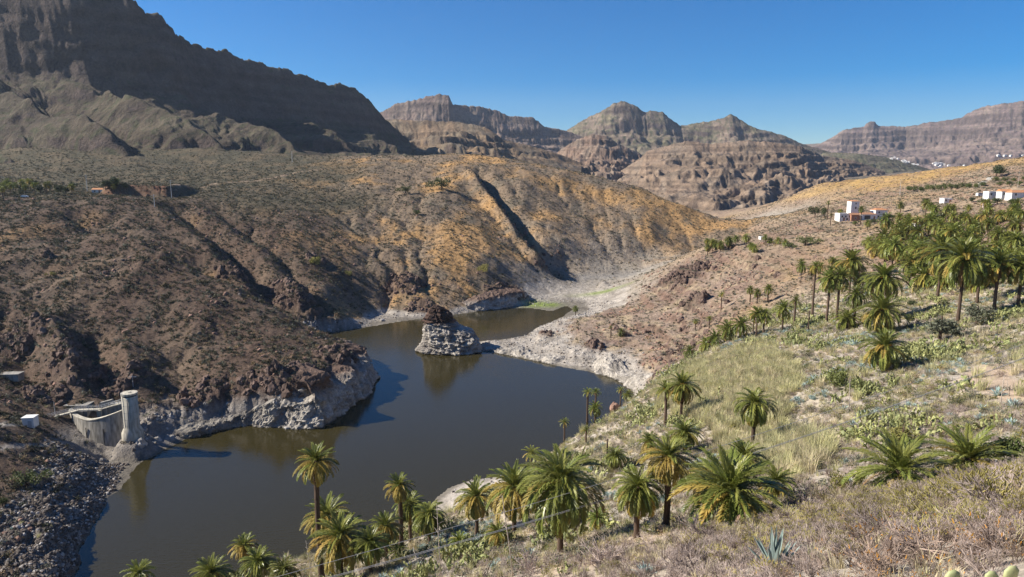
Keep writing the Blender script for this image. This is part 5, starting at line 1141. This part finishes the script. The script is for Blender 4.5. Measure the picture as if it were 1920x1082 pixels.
# ------------------------------------------------------------------ agaves, cactus, dry bushes, rocks one can point at
AG = [agave(26, i) for i in range(4)]; PE = [pear_mesh(5, i, M['pear']) for i in range(4)]; TW = [twigs(15, 1, M['twig'], i, None) for i in range(4)]; TR = [twigs(14, 1, M['twig_red'], 20 + i, M['orange_leaf'], tipn=.06) for i in range(3)]; SP = [twigs(17, 1, M['twig'], 40 + i, M['pod'], tipn=.95) for i in range(3)]
def single(name, me, px, row, wpx, label, cat, zs=1.0, group=None, dz=-.04):
    b = pick(px, row); d = b.y * math.cos(PITCH) + (ZC - b.z) * math.sin(PITCH); s_ = wpx / 2 * d / FPX
    o = obj(name, me); o.location = b + Vector((0, 0, dz * s_)); o.scale = (s_, s_, s_ * zs); o.rotation_euler.z = random.uniform(0, 6.28); return tag(o, label, cat, group)
single('agave', AG[0], 1452, 1072, 112, 'tall blue grey agave at the bottom edge among dry twigs', 'agave', 1.9)
single('agave', AG[1], 1210, 1080, 60, 'agave tips at the bottom edge left of the tall agave', 'agave', 1.1)
for i, (px, row, w_, lb) in enumerate(((1600, 800, 34, 'single agave above the double cable in the reed slope'), (1582, 770, 30, 'agave below the smaller green bush'), (1525, 716, 40, 'agave patch rosette left of the large green bush'), (1545, 742, 34, 'agave just under the large green bush'), (1870, 742, 44, 'leftmost agave of the bed by the bare terrace'), (1900, 765, 50, 'right agave of the bed by the bare terrace'), (1895, 800, 46, 'lowest agave of the bed by the bare terrace'), (1840, 768, 30, 'small agave left of the bed by the bare terrace'), (1560, 650, 32, 'agave on the bank under the slim palm pair'), (1600, 648, 34, 'agave on the bank left of the round lone palm'), (1780, 800, 30, 'agave beside the cactus thicket at right'), (1590, 905, 34, 'agave left of the wide stemless palm'), (1585, 870, 30, 'small agave above the narrow yellow bush'), (1110, 850, 30, 'agave in the blue patch left of the dark post'), (1130, 838, 26, 'agave in the blue patch above the dark post'), (1225, 765, 24, 'agave on the slope left of the thin palm'))):
    single('agave', AG[i % 4], px, row, w_, lb, 'agave')
for i, (px, row, w_, lb) in enumerate(((1745, 800, 60, 'large prickly pear thicket left of the agave bed'), (1720, 780, 44, 'prickly pear above the large thicket at right'), (1790, 655, 50, 'prickly pear on the bank below the olive bush'), (1740, 650, 46, 'prickly pear right of the round lone palm'), (1830, 642, 44, 'prickly pear under the olive bush at right'), (1880, 622, 40, 'prickly pear bank at the right edge under the grove'), (1500, 642, 36, 'prickly pear under the solitary slender palm'), (1660, 760, 40, 'prickly pear on the slope below the round lone palm'), (1690, 720, 36, 'prickly pear just right below the round lone palm'), (1165, 820, 30, 'prickly pear on the red shore bluff'), (900, 1050, 40, 'small prickly pear in the grass at the bottom centre'), (1060, 1078, 44, 'prickly pear at the bottom edge in the middle'), (1810, 815, 46, 'prickly pear between the thicket and the stemless palms'))):
    single('prickly_pear', PE[i % 4], px, row, w_, lb, 'cactus')
mbp = []
for i, (px, row, w_, lb) in enumerate(((1782, 1088, 34, 'left pale cactus pad cut by the bottom right edge'), (1822, 1092, 36, 'flat pale cactus pad second from left at the bottom edge'), (1862, 1086, 32, 'third pale cactus pad at the bottom edge'), (1886, 1076, 34, 'highest pale cactus pad at the bottom right edge'))):
    mb = MB(); pad_arrays(mb, Vector((0, 0, 0)), Matrix.Rotation((.1, 1.1, -.3, .45)[i], 3, 'Y'), 1.0, .42, .09)
    p_ = P(px, row + 14, 9.0 + .2 * i); o = mb.build('cactus_pad', M['pear_pale'], None, True); k = w_ * 9.5 / FPX * 1.15
    o.location = p_; o.scale = (k, k, k); tag(o, lb, 'cactus')
for i, (px, row, w_, me, lb) in enumerate(((1320, 1010, 150, TW[0], 'grey twiggy bush left of the brown boulder'), (1520, 950, 150, TW[1], 'rounded grey twiggy bush right of the brown boulder'), (1650, 1000, 170, TW[2], 'brownish twiggy bush right of the cut log'), (1500, 1070, 130, TW[3], 'twiggy bush behind the tall agave'), (1300, 1075, 190, TW[1], 'broad grey twiggy bush at the bottom edge left of the agave'), (1130, 1060, 150, TW[2], 'twiggy bush below the huge drooping palm'), (1000, 1075, 130, TW[3], 'low twiggy bush at the bottom centre'), (1750, 1050, 230, TR[0], 'large reddish bush with orange withered leaves'), (1640, 1075, 180, TR[1], 'reddish bush with orange leaves at the bottom edge'), (1880, 1040, 200, TR[2], 'reddish orange leaved bush at the right corner'), (1850, 960, 230, SP[0], 'big yellow tipped spurge bush at the right'), (1760, 960, 160, SP[1], 'yellow tipped spurge bush left of the big one'), (1910, 930, 170, SP[2], 'yellow tipped spurge bush at the right edge'), (1800, 905, 110, TW[0], 'purple grey twiggy bush under the second stemless palm'), (1890, 900, 110, TW[1], 'purple grey twiggy bush at the right edge above the spurge'), (1520, 880, 70, TW[2], 'dry twiggy bush in the reed slope above the boulder'), (1700, 935, 90, TW[3], 'pale twiggy bush in front of the wide stemless palm'))):
    single('dry_bush', me, px, row, w_, lb, 'bush', .8)
RK = {k: [rock_mesh(i + j * 10, M[k], 2) for i in range(4)] for j, k in enumerate(('rock_red', 'rock_grey', 'rock_dark'))}
for px, row, w_, k, zs, lb in ((1402, 985, 52, 'rock_red', .85, 'rounded brown boulder under the very large stemless palm'), (1425, 975, 26, 'rock_red', .8, 'smaller brown rock behind the rounded boulder'), (1152, 768, 20, 'rock_red', 1.4, 'pink upright boulder at the water side of the slope'), (932, 912, 14, 'rock_dark', .7, 'small dark rock on the pale silt point'), (1448, 660, 12, 'rock_red', .7, 'little red rock on the slope under the palm cluster'), (540, 803, 16, 'rock_grey', .5, 'pale rock at the water line of the headland'), (905, 583, 8, 'rock_grey', .6, 'tiny pale rock at the far shore'), (717, 602, 10, 'rock_grey', .7, 'pale boulder on the far shore left of the pinnacle')):
    me = rock_mesh(hash(lb) % 50 if False else len(lb), M[k], 3, (1, .9, .8), .3); single('boulder', me, px, row, w_, lb, 'boulder', zs, dz=.15)
lg = pick(1572, 1003); o = MB().tube([(-.24, 0, .16), (-.1, .02, .18), (.1, -.01, .17), (.24, 0, .18)], [.15, .165, .155, .15], 12).build('cut_log', M['wood'], None, True); o.location = lg + Vector((0, 0, .06)); o.rotation_euler.z = .35; o.scale = (1.1, 1.1, 1.1); tag(o, 'short pale cut log lying among the dry twigs', 'log')
for px, row, top, lean, lb in ((962, 1085, 945, -.12, 'tall pale dead agave stalk in front of the huge palm'), (826, 1085, 958, -.03, 'pale dead stalk at the bottom edge left of the tall stalk'), (790, 1078, 1030, -.25, 'short leaning dead stalk at the bottom edge'), (912, 1076, 1042, .4, 'dark leaning stick by the small cactus'), (1592, 772, 706, -.05, 'pale dead stalk beside the smaller green bush'), (1876, 760, 705, 0, 'thin pale dead stalk above the agave bed'), (1893, 742, 715, -.3, 'leaning pale dead stalk at the bare terrace'), (1138, 870, 825, 0, 'dark burnt palm stump post left of the shaggy palm'), (1412, 622, 584, 0, 'dark bare palm stump beside the little cluster'), (1515, 624, 583, 0, 'dark bare palm stump left of the stemless bushy palm'), (585, 1085, 1020, -.1, 'thin seeding stalk over the water left of the spreading palm')):
    b = pick(px, row); d = b.y * math.cos(PITCH) + (ZC - b.z) * math.sin(PITCH); h = (row - top) * d / FPX / math.cos(math.atan2(ZC - b.z, b.y)); thick = .16 if 'stump' in lb else .045
    ro = empty('dead_stump' if 'stump' in lb else 'dead_stalk', b); tag(ro, lb, 'stump' if 'stump' in lb else 'stalk')
    MB().tube([(0, 0, -.2), (lean * h * .3, 0, h * .35), (lean * h * .75, .02, h * .75), (lean * h, 0, h)], [thick * 1.2, thick, thick * .8, thick * .4 if thick < .1 else thick * .8], 6).build('stem', M['trunk' if 'stump' in lb or 'dark' in lb else 'stalk'], ro, True)
    if thick < .1 and h > 1.5:
        for k in range(7):
            z_ = h * (.55 + .06 * k); a = k * 2.2; L = h * .10 * (1 - k * .08); MB().tube([(lean * z_, 0, z_), (lean * z_ + math.cos(a) * L, math.sin(a) * L, z_ + L * .35)], [.02, .012], 4).build('side_branch', M['stalk'], ro)

# ------------------------------------------------------------------ cables spanning the near slope
def cable(pts, y0_, y1_, r_, label, dz=0):
    v = [P(px, row, lerp(y0_, y1_, (1925 - px) / 1400)) + Vector((0, 0, dz)) for px, row in pts]
    x = np.linspace(0, 1, len(v)); xs = np.linspace(0, 1, 50); cf = [np.polyfit([p_[0] for p_ in v], [p_[k] for p_ in v], 2) for k in (1, 2)]
    X_ = np.linspace(v[0].x, v[-1].x, 60); q_ = [(a, float(np.polyval(cf[0], a)), float(np.polyval(cf[1], a))) for a in X_]
    o = MB().tube(q_, r_, 6).build('power_cable', M['cable_grey'], None, True); tag(o, label, 'cable')
cable([(1990, 620), (1925, 643), (1700, 722), (1465, 798), (1155, 900), (995, 946), (800, 1003), (520, 1080), (380, 1120)], 66, 46, .018, 'upper thin cable crossing the right slope down to the lower left')
cable([(1990, 646), (1925, 668), (1735, 735), (1546, 804), (1240, 907), (1058, 960), (840, 1021), (621, 1080), (480, 1118)], 66, 46, .022, 'lower thicker cable crossing the right slope, upper strand')
cable([(1990, 646), (1925, 668), (1735, 735), (1546, 804), (1240, 907), (1058, 960), (840, 1021), (621, 1080), (480, 1118)], 66, 46, .018, 'lower thicker cable crossing the right slope, lower strand', -.10)

# ------------------------------------------------------------------ ground cover
nb = fbm(Xg / 25, Yg / 25, 3, 171); nb2 = fbm(Xg / 8, Yg / 8, 3, 175)
dry = (H > 1.2) & (sd > 4)
hill = np.clip(Z['L'] + .8 * Z['B'] + .55 * Z['O'], 0, 1) * (H > 3) * (1 - .85 * ring) * (slope < 1.3) * (Yg < 900)
k_ol = kit(*[clump(46, .5, .22, M['scrub_olive'], 400 + i, .8) for i in range(4)], *[clump(40, .5, .2, M['scrub_grey'], 410 + i, .8) for i in range(2)], clump(40, .5, .2, M['scrub_tan'], 420))
p_, s_ = sample(hill * (.12 + np.clip(1.6 * nb2 + .35, 0, 1.6) + .5 * np.clip(-EDg / 3, 0, 1.6)) * sstep(900, 300, Yg), 68000, 51, .8, 2.6, 2.2); scatter('hillside_scrub', p_, s_, k_ol, 'low dark scrub dotting the left bank and valley hills', 'scrub', 3)
k_or = kit(*[clump(40, .5, .2, M['scrub_tan'], 430 + i, .7) for i in range(2)], *[clump(40, .5, .2, M['scrub_grey'], 440 + i, .8) for i in range(3)], *[clump(40, .5, .22, M['scrub_olive'], 450 + i) for i in range(2)])
p_, s_ = sample(np.clip(Z['R'] + 1.0 * Z['P'] + .25 * Z['O'], 0, 1) * (H > 2) * (1 - ring) * (.3 + np.clip(nb2 + .4, 0, 1.4)) * (1 - .8 * np.clip(gold, 0, 1)) * (Yg < 800), 36000, 52, .6, 2.3, 2.2); scatter('dry_hillside_scrub', p_, s_, k_or, 'dry tan and grey scrub on the right hand slopes', 'scrub', 4)
q_ = [pick(*a) for a in ((1215, 735), (1330, 665), (1450, 650), (1500, 700), (1480, 790), (1560, 850), (1500, 905), (1400, 880), (1330, 820), (1240, 770))]
poly = np.array([(a.x, a.y) for a in q_])
def inside(poly):
    ins = np.zeros(Xg.shape, bool)
    for i in range(len(poly)):
        ax, ay = poly[i]; bx_, by_ = poly[(i + 1) % len(poly)]; c = (ay > Yg) != (by_ > Yg); ins ^= c & (Xg < (bx_ - ax) * (Yg - ay) / (by_ - ay + 1e-9) + ax)
    return ins
reed = inside(poly) * 1.0; near0 = Z['N'] * (Yg > 70) * (Yg < 200) * (H > 4)
for _ in range(40): reed[1:-1, 1:-1] = (reed[:-2, 1:-1] + reed[2:, 1:-1] + reed[1:-1, :-2] + reed[1:-1, 2:]) / 4
reed = sstep(.25, 1.0, reed + .9 * nb2 + .5 * nb) * sstep(.02, .2, reed) * (H > 1.5) + .02 * near0
near = Z['N'] * (Yg < 235) * (H > 1.5) * (1 - ring)
bare = path_mask([(v.x, v.y) for v in [pick(*a) for a in ((1925, 690), (1870, 690), (1840, 712), (1925, 740))]], 4.5)
near = near * (1 - .9 * bare) * sstep(11, 14, Yg)
k_g = kit(*[blades(46, .75, .7, .016, M['grass_dry'], 500 + i) for i in range(3)], *[blades(46, .7, .7, .016, M['grass_grey'], 510 + i) for i in range(3)], *[blades(40, .8, .7, .016, M['grass_pale'], 520 + i) for i in range(2)])
p_, s_ = sample(near * (.4 + np.clip(nb2 + .3, 0, 1.2)) * (1 - .55 * sstep(60, 35, Yg)), 24000, 53, .4, 1.2, 1.6); scatter('dry_grass', p_, s_, k_g, 'pale dry grass covering the near slope', 'grass', 5, .2)
k_r = kit(*[blades(70, 1.7, 1.1, .022, M['grass_pale'], 530 + i, .2) for i in range(4)], *[blades(60, 1.5, 1.1, .02, M['grass_dry'], 540 + i, .2) for i in range(4)], clump(130, .7, .10, M['scrub_grey'], 545, 1.2), clump(130, .7, .10, M['bush_yellow'], 546, 1.2))
p_, s_ = sample(reed * (.5 + np.clip(nb + .5, 0, 1)), 6000, 54, .5, 1.4, 1.2); scatter('reed_thicket', p_, s_, k_r, 'pale yellow green reed thicket on the middle right slope', 'reeds', 6, .1)
k_s = kit(*[clump(130, .5, .10, M['scrub_grey'], 600 + i, .8) for i in range(3)], *[clump(130, .5, .10, M['bush_green'], 640 + i, .8) for i in range(2)], *[clump(130, .5, .10, M['bush_yellow'], 610 + i, .8) for i in range(2)], clump(130, .5, .1, M['scrub_tan'], 620), clump(130, .5, .1, M['scrub_olive'], 630))
p_, s_ = sample(near * (1 - reed) * (.2 + np.clip(nb2 + .2, 0, 1.2)) * (Yg > 45), 13000, 55, .5, 2.1, 1.8); scatter('slope_shrubs', p_, s_, k_s, 'mixed small shrubs on the near slope', 'shrubs', 7)
k_a = kit(*AG); agm = near * (1 - reed) * sstep(.12, .35, fbm(Xg / 14, Yg / 14, 3, 181)) * (Yg > 60)
p_, s_ = sample(agm, 1900, 56, .4, 1.05, 1.2); scatter('agave_patches', p_, s_, k_a, 'blue grey agave patches spread over the right slope', 'agaves', 8)
k_p = kit(*[pear_mesh(4, 60 + i, M['pear']) for i in range(4)]); pm = near * (1 - reed) * sstep(.1, .35, fbm(Xg / 13 + 9, Yg / 13, 3, 187)) * (Yg > 60)
p_, s_ = sample(pm, 2200, 57, .8, 1.9, 1.2); scatter('prickly_pear_patches', p_, s_, k_p, 'yellow green prickly pear patches on the right slope', 'cactus patches', 9)
k_t = kit(*[twigs(13, .55, M['twig'], 80 + i, None, thick=.007) for i in range(4)], twigs(13, .55, M['twig_red'], 90, None, thick=.007))
p_, s_ = sample(near * (1 - reed) * (1.0 * (Yg < 75) * (1 + 3 * sstep(55, 25, Yg)) + .35 * (Yg >= 75)) * (.35 + np.clip(nb + .4, 0, 1)), 6500, 58, .7, 1.7, 1.5); scatter('dry_brush', p_, s_, k_t, 'leafless grey brush filling the near slope', 'brush', 10)
k_k = kit(*RK['rock_grey'], *RK['rock_dark'][:2])
shore = sstep(.15, .4, H) * ring * (sd < 45)
p_, s_ = sample(shore * (Z['P'] + .6 * Z['V'] + Z['O'] + .6 * Z['N']) * (sd < 25), 5000, 59, .08, .55, 4); scatter('shore_stones', p_, s_, k_k, 'loose pale stones along the lake shore', 'stones', 11, .6)
k_d = kit(*RK['rock_dark'], *RK['rock_grey'][:1])
p_, s_ = sample(ring * Z['L'] * (Yg < 170) * (H > .2) * (Xg < -60), 13000, 60, .08, .5, 3.2); scatter('dark_rubble', p_, s_, k_d, 'dark broken rubble on the left shore', 'rubble', 12, .6)
k_q = kit(*RK['rock_red'], *RK['rock_dark'][:2])
p_, s_ = sample((Z['L'] * .8 + Z['P'] + .3 * Z['R'] + .3 * Z['O']) * (H > 4) * sstep(0, .4, nb) * (Yg < 520), 7000, 61, .15, 1.0, 4); scatter('slope_stones', p_, s_, k_q, 'brown stones strewn over the slopes', 'stones', 13, .6)

BK = kit(*[rock_mesh(70 + i, M['rock_grey'], 3, (1, .8, 1.0), .55, freq=1.7) for i in range(4)], rock_mesh(75, M['rock_dark'], 3, (1, .8, 1.1), .55, freq=1.7))
p_, s_ = sample(.25 * np.exp(-(np.hypot(Xg - tw_.x, Yg - tw_.y) / 5.5) ** 4) * (H > .3) + ring * Z['L'] * (Xg > -112) * (Yg > 168) * (sd > 1) * (sd < 14) * (H > .5), 240, 62, .4, 1.6, 1.6, -.45); scatter('cliff_blocks', p_, s_, BK, 'jagged bleached rock along the headland water line', 'rock', 14, .5)
CK = kit(*[rock_mesh(80 + i, M['rock_brown'], 3, (1, .85, 1.15), .55, freq=1.7) for i in range(4)])
p_, s_ = sample(np.clip(CRAG + .5 * steep, 0, 1) * (1 - ring) * (Yg < 560) * (H > 3) + .04 * Z['P'] * (H > 5) * sstep(.1, .4, nb), 1700, 63, .4, 2.0, 2.0, -.3); scatter('crag_blocks', p_, s_, CK, 'broken dark brown rock on the crags', 'rock', 15, .5)
k_y = kit(*[twigs(15, .55, M['twig'], 95 + i, M['pod'], thick=.007, tipn=.95) for i in range(3)])
q_ = pick(1850, 940); p_, s_ = sample(near * (np.exp(-((Xg - q_.x) / 9) ** 2 - ((Yg - q_.y) / 9) ** 2) + .05 * (Yg < 90) * np.clip(nb2 + .3, 0, 1)), 700, 64, .8, 1.9, 1.3); scatter('yellow_spurge', p_, s_, k_y, 'yellow tipped spurge on the near right slope', 'spurge', 16)
q_ = pick(1760, 1050); p_, s_ = sample(near * np.exp(-((Xg - q_.x) / 6) ** 2 - ((Yg - q_.y) / 6) ** 2), 80, 65, .45, 1.0, 1.2); scatter('reddish_brush', p_, s_, kit(*TR), 'reddish brush with orange withered leaves at the lower right', 'brush', 17)

# ------------------------------------------------------------------ air
m, t, b = new_mat('haze_air'); t.nodes.remove(b)
pv = nd(t, 'ShaderNodeVolumePrincipled'); pv.inputs['Color'].default_value = (.74, .84, 1.0, 1); pv.inputs['Density'].default_value = 0.00004; pv.inputs['Anisotropy'].default_value = .2
t.links.new(pv.outputs[0], t.nodes['Material Output'].inputs['Volume'])
o = MB().box((0, 4480, 500), (32000, 9200, 1014)).build('haze', m); tag(o, 'thin bluish air filling the valley', 'haze', kind='stuff')
